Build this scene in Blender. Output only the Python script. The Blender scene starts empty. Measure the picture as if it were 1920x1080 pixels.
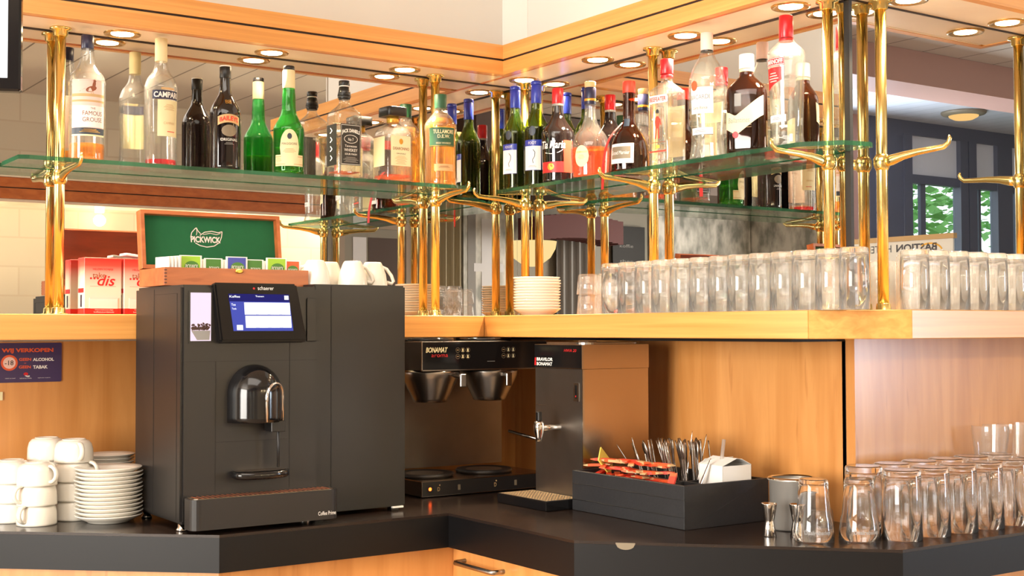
import bpy, bmesh, math, random
from mathutils import Vector, Matrix
random.seed(7)
PI = math.pi
SC = bpy.context.scene
COL = SC.collection

# ------------------------------------------------------------------ camera
WT = 0.93                       # worktop height
CAMZ = WT + 0.4319
cam = bpy.data.cameras.new('camera'); camo = bpy.data.objects.new('camera', cam); COL.objects.link(camo)
cam.sensor_width = 36; cam.lens = 36 * 2450.6 / 1920; cam.clip_start = 0.05; cam.clip_end = 200
YAW, PITCH, ROLL = 0.9682, 0.0314, -0.0026
camo.matrix_world = Matrix.Translation((-2.2903, -3.3, CAMZ)) @ Matrix.Rotation(YAW - PI/2, 4, 'Z') @ Matrix.Rotation(PI/2 + PITCH, 4, 'X') @ Matrix.Rotation(ROLL, 4, 'Z')
SC.camera = camo

# ------------------------------------------------------------------ render look, world, big lights
SC.view_settings.view_transform = 'Standard'; SC.view_settings.look = 'None'
SC.view_settings.exposure = 0.30; SC.view_settings.gamma = 1; SC.view_settings.use_curve_mapping = False
cy = SC.cycles
cy.max_bounces = 22; cy.diffuse_bounces = 3; cy.glossy_bounces = 10; cy.transmission_bounces = 16
cy.transparent_max_bounces = 40; cy.caustics_reflective = True; cy.caustics_refractive = False
cy.sample_clamp_indirect = 4.0; cy.blur_glossy = 0.5
try: cy.use_denoising = True
except Exception: pass

w = bpy.data.worlds.new('world'); SC.world = w; w.use_nodes = True
wn = w.node_tree.nodes['Background']; wn.inputs[0].default_value = (0.80, 0.90, 1.0, 1); wn.inputs[1].default_value = 3.2

def area(name, loc, target, sx, sy, power, col):
    l = bpy.data.lights.new(name, 'AREA'); l.shape = 'RECTANGLE'; l.size = sx; l.size_y = sy; l.energy = power; l.color = col
    o = bpy.data.objects.new(name, l); COL.objects.link(o); o.location = loc
    o.rotation_euler = (Vector(target) - Vector(loc)).to_track_quat('-Z', 'Y').to_euler()
    return o
# area fill lights added at the window walls and under the ceiling
area('window_daylight_right', (4.74, -5.9, 1.75), (4.74, 0, 1.75), 0.85, 1.9, 165, (0.70, 0.83, 1.0))
area('window_daylight_back', (-6.9, -3.0, 1.7), (0, -3.0, 1.7), 3.0, 2.2, 390, (1.0, 0.93, 0.82))
area('ceiling_daylight', (-1.9, -2.2, 2.95), (-1.7, -2.0, 0.0), 2.2, 2.0, 52, (1.0, 0.93, 0.84))  # unseen soft fill over the worktop, no fixture modelled

# ------------------------------------------------------------------ materials
def s2l(c):
    return tuple(((x/255)/12.92 if x/255 <= .04045 else ((x/255+.055)/1.055)**2.4) for x in c)
def base(name):
    m = bpy.data.materials.new(name); m.use_nodes = True
    return m, m.node_tree, m.node_tree.nodes['Principled BSDF']
def pbr(name, col, rough=.5, metal=0, bump=0, bscale=200, var=0, vscale=20, spec=None, coat=0, alpha=None):
    m, nt, b = base(name)
    c = s2l(col) + (1,)
    b.inputs['Base Color'].default_value = c; b.inputs['Roughness'].default_value = rough; b.inputs['Metallic'].default_value = metal
    if spec is not None: b.inputs['Specular IOR Level'].default_value = spec
    if coat: b.inputs['Coat Weight'].default_value = coat; b.inputs['Coat Roughness'].default_value = .06
    tc = nt.nodes.new('ShaderNodeTexCoord')
    n = nt.nodes.new('ShaderNodeTexNoise'); n.inputs['Scale'].default_value = vscale; n.inputs['Detail'].default_value = 3
    nt.links.new(tc.outputs['Object'], n.inputs['Vector'])
    mx = nt.nodes.new('ShaderNodeMix'); mx.data_type = 'RGBA'
    k = 1 - (var or .04)
    mx.inputs[6].default_value = tuple(x*k for x in c[:3]) + (1,); mx.inputs[7].default_value = c
    nt.links.new(n.outputs[0], mx.inputs[0]); nt.links.new(mx.outputs[2], b.inputs['Base Color'])
    if bump:
        n2 = nt.nodes.new('ShaderNodeTexNoise'); n2.inputs['Scale'].default_value = bscale
        nt.links.new(tc.outputs['Object'], n2.inputs['Vector'])
        bp = nt.nodes.new('ShaderNodeBump'); bp.inputs['Strength'].default_value = bump; bp.inputs['Distance'].default_value = .002
        nt.links.new(n2.outputs[0], bp.inputs['Height']); nt.links.new(bp.outputs[0], b.inputs['Normal'])
    return m
def wood(name, c1, c2, scale, rough=.35, coat=.25, flecks=True):
    """scale: xyz noise scaling; the small component is the grain direction"""
    m, nt, b = base(name)
    tc = nt.nodes.new('ShaderNodeTexCoord'); mp = nt.nodes.new('ShaderNodeMapping')
    mp.inputs['Scale'].default_value = scale
    nt.links.new(tc.outputs['Object'], mp.inputs['Vector'])
    n = nt.nodes.new('ShaderNodeTexNoise'); n.inputs['Scale'].default_value = 1; n.inputs['Detail'].default_value = 6; n.inputs['Distortion'].default_value = .6
    nt.links.new(mp.outputs[0], n.inputs['Vector'])
    r = nt.nodes.new('ShaderNodeValToRGB'); r.color_ramp.elements[0].position = .32; r.color_ramp.elements[1].position = .68
    r.color_ramp.elements[0].color = s2l(c1) + (1,); r.color_ramp.elements[1].color = s2l(c2) + (1,)
    nt.links.new(n.outputs[0], r.inputs[0])
    last = r.outputs[0]
    if flecks:
        mp2 = nt.nodes.new('ShaderNodeMapping'); mp2.inputs['Scale'].default_value = tuple(x*2.6 for x in scale)
        nt.links.new(tc.outputs['Object'], mp2.inputs['Vector'])
        n2 = nt.nodes.new('ShaderNodeTexNoise'); n2.inputs['Scale'].default_value = 1; n2.inputs['Detail'].default_value = 2
        nt.links.new(mp2.outputs[0], n2.inputs['Vector'])
        r2 = nt.nodes.new('ShaderNodeValToRGB'); r2.color_ramp.elements[0].position = .66; r2.color_ramp.elements[1].position = .74
        r2.color_ramp.elements[0].color = (1, 1, 1, 1); r2.color_ramp.elements[1].color = (.72, .6, .5, 1)
        nt.links.new(n2.outputs[0], r2.inputs[0])
        mx = nt.nodes.new('ShaderNodeMix'); mx.data_type = 'RGBA'; mx.blend_type = 'MULTIPLY'; mx.inputs[0].default_value = .5
        nt.links.new(last, mx.inputs[6]); nt.links.new(r2.outputs[0], mx.inputs[7]); last = mx.outputs[2]
    nt.links.new(last, b.inputs['Base Color'])
    b.inputs['Roughness'].default_value = rough; b.inputs['Coat Weight'].default_value = coat; b.inputs['Coat Roughness'].default_value = .18
    return m
def thin(name, tint, haze=.0, gloss=1.0, edge=.55, hazecol=(1, 1, 1)):
    """thin clear glass wall: tinted see-through + fresnel reflection, darker towards the edge of the shape"""
    m = bpy.data.materials.new(name); m.use_nodes = True; nt = m.node_tree; nt.nodes.clear()
    out = nt.nodes.new('ShaderNodeOutputMaterial')
    tr = nt.nodes.new('ShaderNodeBsdfTransparent'); gl = nt.nodes.new('ShaderNodeBsdfGlossy'); gl.inputs['Roughness'].default_value = .02
    lw = nt.nodes.new('ShaderNodeLayerWeight'); lw.inputs['Blend'].default_value = .5
    mr = nt.nodes.new('ShaderNodeMix'); mr.data_type = 'RGBA'
    mr.inputs[6].default_value = tuple(tint) + (1,); mr.inputs[7].default_value = tuple(t*edge for t in tint) + (1,)
    pw = nt.nodes.new('ShaderNodeMath'); pw.operation = 'POWER'; pw.inputs[1].default_value = 3.0
    nt.links.new(lw.outputs['Facing'], pw.inputs[0]); nt.links.new(pw.outputs[0], mr.inputs[0])
    nt.links.new(mr.outputs[2], tr.inputs[0])
    p5 = nt.nodes.new('ShaderNodeMath'); p5.operation = 'POWER'; p5.inputs[1].default_value = 4.5
    nt.links.new(lw.outputs['Facing'], p5.inputs[0])
    mu = nt.nodes.new('ShaderNodeMath'); mu.operation = 'MULTIPLY_ADD'; mu.inputs[1].default_value = .80*min(gloss, 1.1); mu.inputs[2].default_value = .045*gloss; mu.use_clamp = True
    nt.links.new(p5.outputs[0], mu.inputs[0])
    mx = nt.nodes.new('ShaderNodeMixShader'); nt.links.new(mu.outputs[0], mx.inputs[0])
    nt.links.new(tr.outputs[0], mx.inputs[1]); nt.links.new(gl.outputs[0], mx.inputs[2])
    last = mx.outputs[0]
    if haze:
        df = nt.nodes.new('ShaderNodeBsdfDiffuse'); df.inputs[0].default_value = tuple(hazecol) + (1,)
        tl = nt.nodes.new('ShaderNodeBsdfTranslucent'); tl.inputs[0].default_value = tuple(hazecol) + (1,)
        ad = nt.nodes.new('ShaderNodeMixShader'); ad.inputs[0].default_value = .5
        nt.links.new(df.outputs[0], ad.inputs[1]); nt.links.new(tl.outputs[0], ad.inputs[2])
        m2 = nt.nodes.new('ShaderNodeMixShader'); m2.inputs[0].default_value = haze
        nt.links.new(last, m2.inputs[1]); nt.links.new(ad.outputs[0], m2.inputs[2]); last = m2.outputs[0]
    nt.links.new(last, out.inputs[0])
    return m
def glassy(name, col, ior=1.45, rough=0.0):
    m = bpy.data.materials.new(name); m.use_nodes = True; nt = m.node_tree; nt.nodes.clear()
    out = nt.nodes.new('ShaderNodeOutputMaterial'); g = nt.nodes.new('ShaderNodeBsdfGlass')
    g.inputs['Color'].default_value = tuple(col) + (1,); g.inputs['IOR'].default_value = ior; g.inputs['Roughness'].default_value = rough
    nt.links.new(g.outputs[0], out.inputs[0]); return m
def emit(name, col, strength):
    m = bpy.data.materials.new(name); m.use_nodes = True; nt = m.node_tree; nt.nodes.clear()
    out = nt.nodes.new('ShaderNodeOutputMaterial'); e = nt.nodes.new('ShaderNodeEmission')
    e.inputs[0].default_value = s2l(col) + (1,); e.inputs[1].default_value = strength
    nt.links.new(e.outputs[0], out.inputs[0]); return m

M = {}
WC = ((196, 128, 66), (226, 160, 92))
M['wood_x'] = wood('beech_grain_x', *WC, (2, 40, 60)); M['wood_y'] = wood('beech_grain_y', *WC, (40, 2, 60)); M['wood_z'] = wood('beech_panel_vertical', (200, 134, 70), (222, 158, 92), (22, 22, 2.0), .3, .3)
M['edge_x'] = wood('ledge_edge_x', (214, 146, 72), (232, 168, 92), (1.5, 60, 70), .35, .3, False); M['edge_y'] = wood('ledge_edge_y', (214, 146, 72), (232, 168, 92), (60, 1.5, 70), .35, .3, False)
M['trim_wood'] = wood('orange_trim_wood', (178, 92, 38), (206, 116, 54), (12, 12, 30), .4, .2)
M['soffit'] = wood('pale_soffit_board', (236, 214, 186), (246, 228, 204), (5, 5, 5), .35, .3, False)
M['groove'] = pbr('dark_groove', (40, 24, 16), .7)
M['black_gap'] = pbr('black_joint', (14, 12, 12), .6)
M['laminate'] = pbr('black_worktop_laminate', (44, 34, 30), .22, var=.45, vscale=9, bump=.05, bscale=60)
M['laminate_edge'] = pbr('black_worktop_edge', (15, 14, 16), .40, var=.3, vscale=12, spec=.28)
M['brass'] = pbr('polished_brass', (236, 214, 142), .17, 1, var=.12, vscale=30)
M['mirror'] = pbr('mirror_silver', (205, 203, 200), .0, 1, var=.005, vscale=2)
M['mirror'].node_tree.nodes['Principled BSDF'].inputs['Roughness'].default_value = 0.0
M['steel'] = pbr('brushed_steel', (176, 170, 164), .27, 1, var=.12, vscale=25)
M['dark_steel'] = pbr('dark_brushed_steel', (158, 152, 146), .36, 1, var=.25, vscale=14)
M['warm_steel'] = pbr('satin_steel_side', (188, 168, 148), .24, 1, var=.1, vscale=8)
M['chrome'] = pbr('chrome', (225, 222, 218), .06, 1)
M['blackplastic'] = pbr('matt_black_plastic', (32, 30, 30), .42, var=.1, vscale=6)
M['blackpaint'] = pbr('charcoal_painted_steel', (28, 26, 26), .40, var=.1, vscale=4)
M['gloss_black'] = pbr('gloss_black', (20, 19, 20), .12)
M['black_wood'] = pbr('black_painted_wood', (38, 38, 41), .55, var=.35, vscale=18, bump=.3, bscale=90)
M['porcelain'] = pbr('white_porcelain', (240, 234, 222), .18, coat=.3)
M['paper'] = pbr('white_card', (232, 230, 226), .7)
M['white'] = pbr('white_print', (240, 238, 234), .5)
M['cream'] = pbr('cream_print', (232, 222, 178), .55)
M['pinkpaper'] = pbr('pale_pink_print', (238, 205, 196), .55)
M['red'] = pbr('red_print', (206, 34, 38), .4)
M['redcap'] = pbr('red_cap', (190, 28, 36), .28)
M['hotred'] = pbr('scarlet_print', (232, 60, 40), .45)
M['orange'] = pbr('orange_print', (226, 92, 48), .45)
M['blue'] = pbr('blue_cap', (38, 56, 160), .28)
M['navy'] = pbr('navy_print', (28, 30, 62), .35)
M['slate'] = pbr('slate_blue_print', (44, 56, 72), .45)
M['violet'] = pbr('violet_sign', (64, 48, 92), .45)
M['green'] = pbr('green_print', (36, 84, 58), .45)
M['feltgreen'] = pbr('green_felt', (6, 84, 44), .9, var=.15, vscale=60)
M['lime'] = pbr('lime_print', (150, 196, 48), .45)
M['teagreen'] = pbr('tea_green_print', (62, 120, 40), .45)
M['gold'] = pbr('gold_foil', (214, 166, 72), .3, .8)
M['black'] = pbr('black_print', (16, 15, 16), .35)
M['grey'] = pbr('grey_print', (140, 138, 136), .5)
M['taupe'] = pbr('taupe_print', (128, 116, 96), .5)
M['brown'] = pbr('brown_print', (140, 72, 40), .5)
M['tan'] = pbr('tan_print', (206, 170, 120), .55)
M['teabox'] = wood('red_stained_box_wood', (156, 82, 40), (186, 104, 56), (6, 40, 40), .35, .3)
M['darkred'] = wood('mahogany', (72, 28, 18), (96, 38, 24), (6, 40, 40), .3, .3)
M['clear'] = thin('clear_bottle_glass', (.975, .98, .97), haze=.018, gloss=1.3, edge=.72)
M['tumbler'] = thin('clear_tumbler_glass', (.99, .995, .995), haze=.07, gloss=1.3, edge=.88)  # haze whitens the glass as bright lamplight would
M['tumbler_real'] = glassy('tumbler_glass_solid', (.985, .99, .99), 1.46)
M['greenglass'] = thin('green_bottle_glass', (.34, .80, .38), haze=.03, gloss=1.2, edge=.5, hazecol=(.1, .6, .2))
M['olive'] = thin('olive_bottle_glass', (.56, .64, .26), haze=.012, gloss=1.2, edge=.5, hazecol=(.4, .6, .1))
M['brownglass'] = thin('brown_bottle_glass', (.50, .26, .16), haze=.02, gloss=1.3, edge=.5, hazecol=(.4, .15, .06))
M['darkglass'] = pbr('near_black_bottle_glass', (20, 14, 14), .06, spec=.7)
def spirit(name, tint, hz): return thin(name, tint, haze=.16, gloss=.5, edge=.75, hazecol=hz)
M['amber'] = spirit('amber_spirit', (.93, .60, .20), (.9, .45, .08)); M['whisky'] = spirit('golden_spirit', (.97, .70, .30), (.95, .5, .12))
M['redliquid'] = spirit('crimson_spirit', (.78, .05, .10), (.8, .02, .06)); M['orangeliquid'] = spirit('orange_cognac', (1.0, .48, .16), (1, .26, .05))
M['ruby'] = spirit('reddish_amber_spirit', (.85, .36, .14), (.8, .2, .04)); M['water'] = thin('clear_spirit', (.98, .99, .98), haze=.01, gloss=.8, edge=.8)
M['shelf'] = thin('shelf_plate_glass', (.955, .98, .965), haze=.003, gloss=1.2, edge=.9)
M['shelf_edge'] = thin('green_shelf_edge', (.16, .42, .28), haze=.22, gloss=1.6, edge=.7, hazecol=(.05, .20, .12))
M['lamp'] = emit('halogen_lamp', (255, 226, 180), 30)
M['screen'] = emit('screen_white', (255, 255, 255), 1.4); M['screen_blue'] = emit('screen_blue', (84, 92, 190), .8)
M['screen_dim'] = emit('screen_violet', (52, 48, 130), .6)
M['pilot'] = emit('pilot_light', (255, 90, 30), 6)
M['plaster'] = pbr('white_wall_paint', (226, 222, 214), .5, var=.06, vscale=3, bump=.12, bscale=30)
M['brass_rim'] = pbr('lamp_rim_gold', (214, 172, 110), .25, .9)
M['beans'] = pbr('coffee_beans', (70, 40, 26), .4, bump=.8, bscale=120, var=.5, vscale=120)
M['beanbox'] = emit('lit_bean_window', (248, 222, 238), .95)
M['leafgreen'] = pbr('tree_leaves', (110, 176, 84), .7, var=.5, vscale=6)
M['windowgrey'] = pbr('dark_grey_window_frame', (92, 96, 112), .45)
M['floor'] = pbr('brown_floor', (168, 146, 124), .4, var=.2, vscale=3)

# ------------------------------------------------------------------ mesh builder
class G:
    def __init__(s): s.v = []; s.f = []; s.m = []; s.s = []; s.mats = []
    def mi(s, m):
        m = M[m] if isinstance(m, str) else m
        if m not in s.mats: s.mats.append(m)
        return s.mats.index(m)
    def face(s, idx, m, smooth=False): s.f.append(idx); s.m.append(s.mi(m)); s.s.append(smooth)
    def add(s, pts): n = len(s.v); s.v.extend([tuple(p) for p in pts]); return n
    def poly(s, pts, m): n = s.add(pts); s.face(list(range(n, n+len(pts))), m); return s
    def box(s, x0, y0, z0, x1, y1, z1, m, T=None):
        P = [(x0,y0,z0),(x1,y0,z0),(x1,y1,z0),(x0,y1,z0),(x0,y0,z1),(x1,y0,z1),(x1,y1,z1),(x0,y1,z1)]
        if T is not None: P = [tuple(T @ Vector(p)) for p in P]
        n = s.add(P)
        for q in ((0,3,2,1),(4,5,6,7),(0,1,5,4),(1,2,6,5),(2,3,7,6),(3,0,4,7)): s.face([n+i for i in q], m)
        return s
    def prism(s, poly, z0, z1, m, mside=None):
        k = len(poly); n = s.add([(x, y, z0) for x, y in poly] + [(x, y, z1) for x, y in poly])
        s.face([n+i for i in reversed(range(k))], m); s.face([n+k+i for i in range(k)], m)
        for i in range(k):
            j = (i+1) % k; s.face([n+i, n+j, n+k+j, n+k+i], mside or m)
        return s
    def lathe(s, prof, m, n=28, c=(0, 0, 0), T=None, sq=None, cap0=True, cap1=True):
        """prof: (z, r[, ry, exponent]) ; closed with caps unless r==0"""
        rings = []
        for p in prof:
            z, rx = p[0], p[1]; ry = p[2] if len(p) > 2 and p[2] else rx; e = p[3] if len(p) > 3 else (sq or 2)
            ring = []
            for i in range(n):
                t = 2*PI*i/n + (PI/n if e > 2.2 else 0); r = radial(t, rx, ry, e)
                q = (c[0]+r*math.sin(t), c[1]-r*math.cos(t), c[2]+z)
                if T is not None: q = tuple(T @ Vector(q))
                ring.append(q)
            rings.append(s.add(ring))
        for a, b in zip(rings[:-1], rings[1:]):
            for i in range(n):
                j = (i+1) % n; s.face([a+i, a+j, b+j, b+i], m, True)
        if cap0: s.face([rings[0]+i for i in reversed(range(n))], m)
        if cap1: s.face([rings[-1]+i for i in range(n)], m)
        return s
    def tube(s, pts, r, m, n=12, rb=None):
        """round tube along points; r number or list; rb flattening ratio along the second axis"""
        pts = [Vector(p) for p in pts]; rr = r if isinstance(r, (list, tuple)) else [r]*len(pts)
        rings = []; up = None
        for i, p in enumerate(pts):
            d = (pts[min(i+1, len(pts)-1)] - pts[max(i-1, 0)]).normalized()
            if up is None:
                up = Vector((0, 0, 1)) if abs(d.z) < .9 else Vector((0, 1, 0))
            x = d.cross(up).normalized(); up = x.cross(d).normalized()
            k = rb if rb else 1
            rings.append(s.add([p + (x*math.cos(2*PI*j/n)*rr[i]*k + up*math.sin(2*PI*j/n)*rr[i]) for j in range(n)]))
        for a, b in zip(rings[:-1], rings[1:]):
            for i in range(n):
                j = (i+1) % n; s.face([a+i, a+j, b+j, b+i], m, True)
        s.face([rings[0]+i for i in reversed(range(n))], m); s.face([rings[-1]+i for i in range(n)], m)
        return s
    def text(s, string, m, fn, h=None, w=None, cx=0, cz=0, bold=0, shear=0, flip=False):
        """lay flat text (height h, width limit w, centred on cx,cz) through fn(x, z) -> 3D point"""
        vs, fs = text_mesh(string, bold, shear)
        if not vs: return s
        x0 = min(v[0] for v in vs); x1 = max(v[0] for v in vs); y0 = min(v[1] for v in vs); y1 = max(v[1] for v in vs)
        kz = h/(y1-y0); kx = (w/(x1-x0)) if w else kz
        n = s.add([fn(cx + (-1 if flip else 1)*(v[0]-(x0+x1)/2)*kx, cz + (-1 if flip else 1)*(v[1]-(y0+y1)/2)*kz) for v in vs])
        for f in fs: s.face([n+i for i in f], m)
        return s
    def patch(s, fn, x0, x1, z0, z1, m, nx=14, nz=2, top=None, bot=None):
        """curved patch through fn(x,z); top/bot functions shape the outline"""
        ids = []
        for i in range(nx+1):
            x = x0+(x1-x0)*i/nx; za = bot(x) if bot else z0; zb = top(x) if top else z1
            ids.append(s.add([fn(x, za+(zb-za)*j/nz) for j in range(nz+1)]))
        for a, b in zip(ids[:-1], ids[1:]):
            for j in range(nz): s.face([a+j, b+j, b+j+1, a+j+1], m, True)
        return s
    def disc(s, fn, cx, cz, rx, rz, m, n=20):
        k = s.add([fn(cx+rx*math.cos(2*PI*i/n), cz+rz*math.sin(2*PI*i/n)) for i in range(n)])
        s.face([k+i for i in range(n)], m); return s
    def build(s, name, parent=None, bevel=0, seg=1, loc=None):
        me = bpy.data.meshes.new(name); me.from_pydata(s.v, [], s.f); 
        for mt in s.mats: me.materials.append(mt)
        me.polygons.foreach_set('material_index', s.m); me.polygons.foreach_set('use_smooth', s.s); me.update()
        if bevel:
            bm = bmesh.new(); bm.from_mesh(me); bmesh.ops.remove_doubles(bm, verts=bm.verts, dist=1e-6)
            ed = [e for e in bm.edges if len(e.link_faces) == 2 and e.calc_face_angle(0) > .6]
            bmesh.ops.bevel(bm, geom=ed, offset=bevel, segments=seg, affect='EDGES', clamp_overlap=True)
            bm.to_mesh(me); bm.free()
        o = bpy.data.objects.new(name, me); COL.objects.link(o)
        if parent: o.parent = parent
        if loc: o.location = loc
        return o
def radial(t, rx, ry, e):
    sx, cx = abs(math.sin(t)), abs(math.cos(t))
    if e <= 2.01 and abs(rx-ry) < 1e-9: return rx
    return 1/(((sx/rx)**e + (cx/ry)**e)**(1/e)) if rx > 1e-6 else 0
_tc = {}
def text_mesh(string, bold=0, shear=0):
    key = (string, bold, shear)
    if key in _tc: return _tc[key]
    cu = bpy.data.curves.new('t', 'FONT'); cu.body = string; cu.size = 1; cu.offset = bold; cu.shear = shear
    cu.resolution_u = 3; cu.fill_mode = 'FRONT'
    o = bpy.data.objects.new('t', cu)
    me = bpy.data.meshes.new_from_object(o)
    r = ([tuple(v.co) for v in me.vertices], [list(p.vertices) for p in me.polygons])
    bpy.data.objects.remove(o); bpy.data.curves.remove(cu); bpy.data.meshes.remove(me)
    _tc[key] = r; return r
def thing(name, label, cat, loc=(0, 0, 0), rz=0, group=None):
    o = bpy.data.objects.new(name, None); COL.objects.link(o); o.empty_display_size = .05
    o.location = loc; o.rotation_euler = (0, 0, rz); o['label'] = label; o['category'] = cat
    if group: o['group'] = group
    return o
def tag(o, label, cat, group=None, kind=None):
    o['label'] = label; o['category'] = cat
    if group: o['group'] = group
    if kind: o['kind'] = kind
    return o
def struct(o, label=None):
    o['kind'] = 'structure'
    if label: o['label'] = label
    return o
def lab(o, t): o['label'] = t; return o
def dup(root, loc, rz=0, label=None, group=None):
    r = root.copy(); COL.objects.link(r); r.location = loc; r.rotation_euler = (0, 0, rz)
    if label: r['label'] = label
    if group: r['group'] = group
    for ch in [c for c in CH[root.name]]:
        c = ch.copy(); COL.objects.link(c); c.parent = r
        for g in CH.get(ch.name, []):
            d = g.copy(); COL.objects.link(d); d.parent = c
    return r
CH = {}
def reg(root, *kids): CH[root.name] = list(kids); return root
def flat(ax, off):                      # planar text mapping; ax 'A': faces -Y at y=off ; 'B': faces -X at x=off
    if ax == 'A': return lambda x, z: (x, off, z)
    return lambda x, z: (off, -x, z)

# ================================================================== the place
# wall A is the plane y=0 (x<0), wall B the plane x=0 (y<0), wall D the plane y=-1.318 (x>0)
DY = -1.318
LZ0, LZ1 = 1.3404, 1.3984       # ledge
SZ = 1.769                      # glass shelf top
FZ0, FG, FZ1, SO = 2.104, 2.147, 2.191, 2.106
CEIL = 3.0
RX0, RX1, RY0 = -7.0, 9.0, -6.0

# floor, ceiling
struct(G().box(RX0, RY0, -.05, RX1, .1, 0, 'floor').build('floor'), 'brown floor of the bar room')
def planks_mat(name, c1, c2, wid, axis):
    m, nt, b = base(name)
    tc = nt.nodes.new('ShaderNodeTexCoord'); sp = nt.nodes.new('ShaderNodeSeparateXYZ'); nt.links.new(tc.outputs['Object'], sp.inputs[0])
    d = nt.nodes.new('ShaderNodeMath'); d.operation = 'DIVIDE'; d.inputs[1].default_value = wid; nt.links.new(sp.outputs[axis], d.inputs[0])
    f = nt.nodes.new('ShaderNodeMath'); f.operation = 'FRACT'; nt.links.new(d.outputs[0], f.inputs[0])
    g = nt.nodes.new('ShaderNodeMath'); g.operation = 'LESS_THAN'; g.inputs[1].default_value = .035; nt.links.new(f.outputs[0], g.inputs[0])
    mx = nt.nodes.new('ShaderNodeMix'); mx.data_type = 'RGBA'; mx.inputs[6].default_value = s2l(c1)+(1,); mx.inputs[7].default_value = s2l(c2)+(1,)
    nt.links.new(g.outputs[0], mx.inputs[0]); nt.links.new(mx.outputs[2], b.inputs['Base Color']); b.inputs['Roughness'].default_value = .3
    return m
M['ceil'] = planks_mat('ceiling_planks', (216, 200, 182), (110, 92, 80), .34, 0)
M['ceil_white'] = planks_mat('white_ceiling_planks', (216, 218, 224), (150, 150, 156), .16, 0)
mb, nt, b = base('white_painted_brick')
bt = nt.nodes.new('ShaderNodeTexBrick'); tc = nt.nodes.new('ShaderNodeTexCoord'); mp = nt.nodes.new('ShaderNodeMapping'); mp.inputs['Rotation'].default_value = (PI/2, 0, 0)
nt.links.new(tc.outputs['Object'], mp.inputs[0]); nt.links.new(mp.outputs[0], bt.inputs[0])
bt.inputs['Color1'].default_value = s2l((226, 212, 188))+(1,); bt.inputs['Color2'].default_value = s2l((216, 202, 178))+(1,); bt.inputs['Mortar'].default_value = s2l((212, 196, 172))+(1,)
bt.inputs['Scale'].default_value = 1.25; bt.inputs['Mortar Size'].default_value = .008
nt.links.new(bt.outputs[0], b.inputs['Base Color']); b.inputs['Roughness'].default_value = .6; M['brick'] = mb

struct(G().box(RX0, RY0, CEIL, RX1, .1, CEIL+.05, 'ceil').build('ceiling'), 'planked ceiling of the bar room')
# back-bar walls (painted white above the canopy)
struct(G().box(RX0, .006, 0, .1, .12, CEIL, 'plaster').build('wall_left'), 'white wall above the left canopy')
struct(G().box(.006, DY+.012, 0, .1, .006, CEIL, 'plaster').build('wall_right'), 'white wall above the right canopy')
struct(G().box(.0, DY+.006, 0, RX1, DY+.012, CEIL, 'plaster').build('wall_far_right'), 'wall behind the far right mirror')
struct(G().prism([(-.05, .0055), (0.0055, -.05), (.0055, .0055)], FZ1, CEIL, 'plaster').build('trim_1'), 'corner strip between the two white walls')
# lower wood panels between worktop and ledge
struct(G().box(-2.4, -.03, WT, -.03, .006, LZ0-.006, 'wood_z').build('wall_panel_left'), 'wood panel under the ledge on the left')
struct(G().box(-.03, -1.322, WT, .006, -.03, LZ0-.006, 'wood_z').build('wall_panel_right'), 'wood panel under the ledge on the right')
struct(G().box(-.03, DY-.03, WT, 2.4, DY+.006, LZ0-.002, 'wood_z').build('wall_panel_far_right'), 'wood panel under the far right ledge')
struct(G().box(-.0304, -1.3228, WT, -.029, -1.3215, LZ0-.006, 'groove').build('trim_2'), 'dark joint between two wood panels')
struct(G().box(-.2, -1.322, LZ0-.008, -.0301, -.03, LZ0-.0005, 'black_gap').build('trim_3'), 'dark gap under the right ledge')

# mirrors
def mirror(name, b_, label):
    o = G().box(*b_, 'mirror').build(name); tag(o, label, 'mirror', 'mirrors behind the shelves'); return o
mirror('mirror', (-2.4, 0.0, LZ1, -.0005, .005, SO), 'wide mirror behind the left glass shelf')
mirror('mirror', (0.0, DY+.014, LZ1, .005, -.0005, SO), 'wide mirror behind the right glass shelf')
mirror('mirror', (0.0, DY, LZ1, 2.4, DY+.005, SO), 'mirror at the far right reflecting windows and trees')
struct(G().box(-.004, DY-.002, LZ1, .006, DY+.013, SO, 'black_gap').build('trim_4'), 'black edge where two mirrors meet')
struct(G().box(-2.4, -.004, SO-.004, -.004, .0, SO, 'groove').box(-.004, DY, SO-.004, 0, 0, SO, 'groove').box(0, DY-.003, SO-.003, 2.4, DY, SO, 'groove').build('trim_5'), 'thin dark joint above the mirrors')

# canopy
cn = thing('bar_canopy', 'beech canopy with two-board fascia over the bottle shelves', 'canopy', (0, 0, 0))
FD = .16
def fascia(poly_lo, mat, name='fascia'):
    g = G(); g.prism(poly_lo(0), FZ0, FG-.003, mat); g.prism(poly_lo(.004), FG-.003, FG+.003, 'groove'); g.prism(poly_lo(0), FG+.003, FZ1, mat)
    return g.build(name, cn)
T0 = .022
fascia(lambda e: [(-2.4, -FD+e), (-FD+e*.4, -FD+e), (-FD+T0, -FD+T0), (-2.4, -FD+T0)], 'edge_x')
fascia(lambda e: [(-FD+e, -FD+e*.4), (-FD+e, DY-FD+e), (-FD+T0, DY-FD+T0), (-FD+T0, -FD+T0)], 'edge_y')
fascia(lambda e: [(-FD+e, DY-FD+e), (.70-e, DY-FD+e), (.70-T0, DY-FD+T0), (-FD+T0, DY-FD+T0)], 'edge_x')
fascia(lambda e: [(.70-e, DY-FD+e), (.70-e, DY), (.70-T0, DY), (.70-T0, DY-FD+T0)], 'edge_y')
tr = G()
tr.box(-2.4, -FD+T0, SO-.001, -FD, -FD+.034, SO+.02, 'trim_wood').box(-FD+T0, DY, SO-.001, -FD+.034, 0, SO+.02, 'trim_wood')
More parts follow.
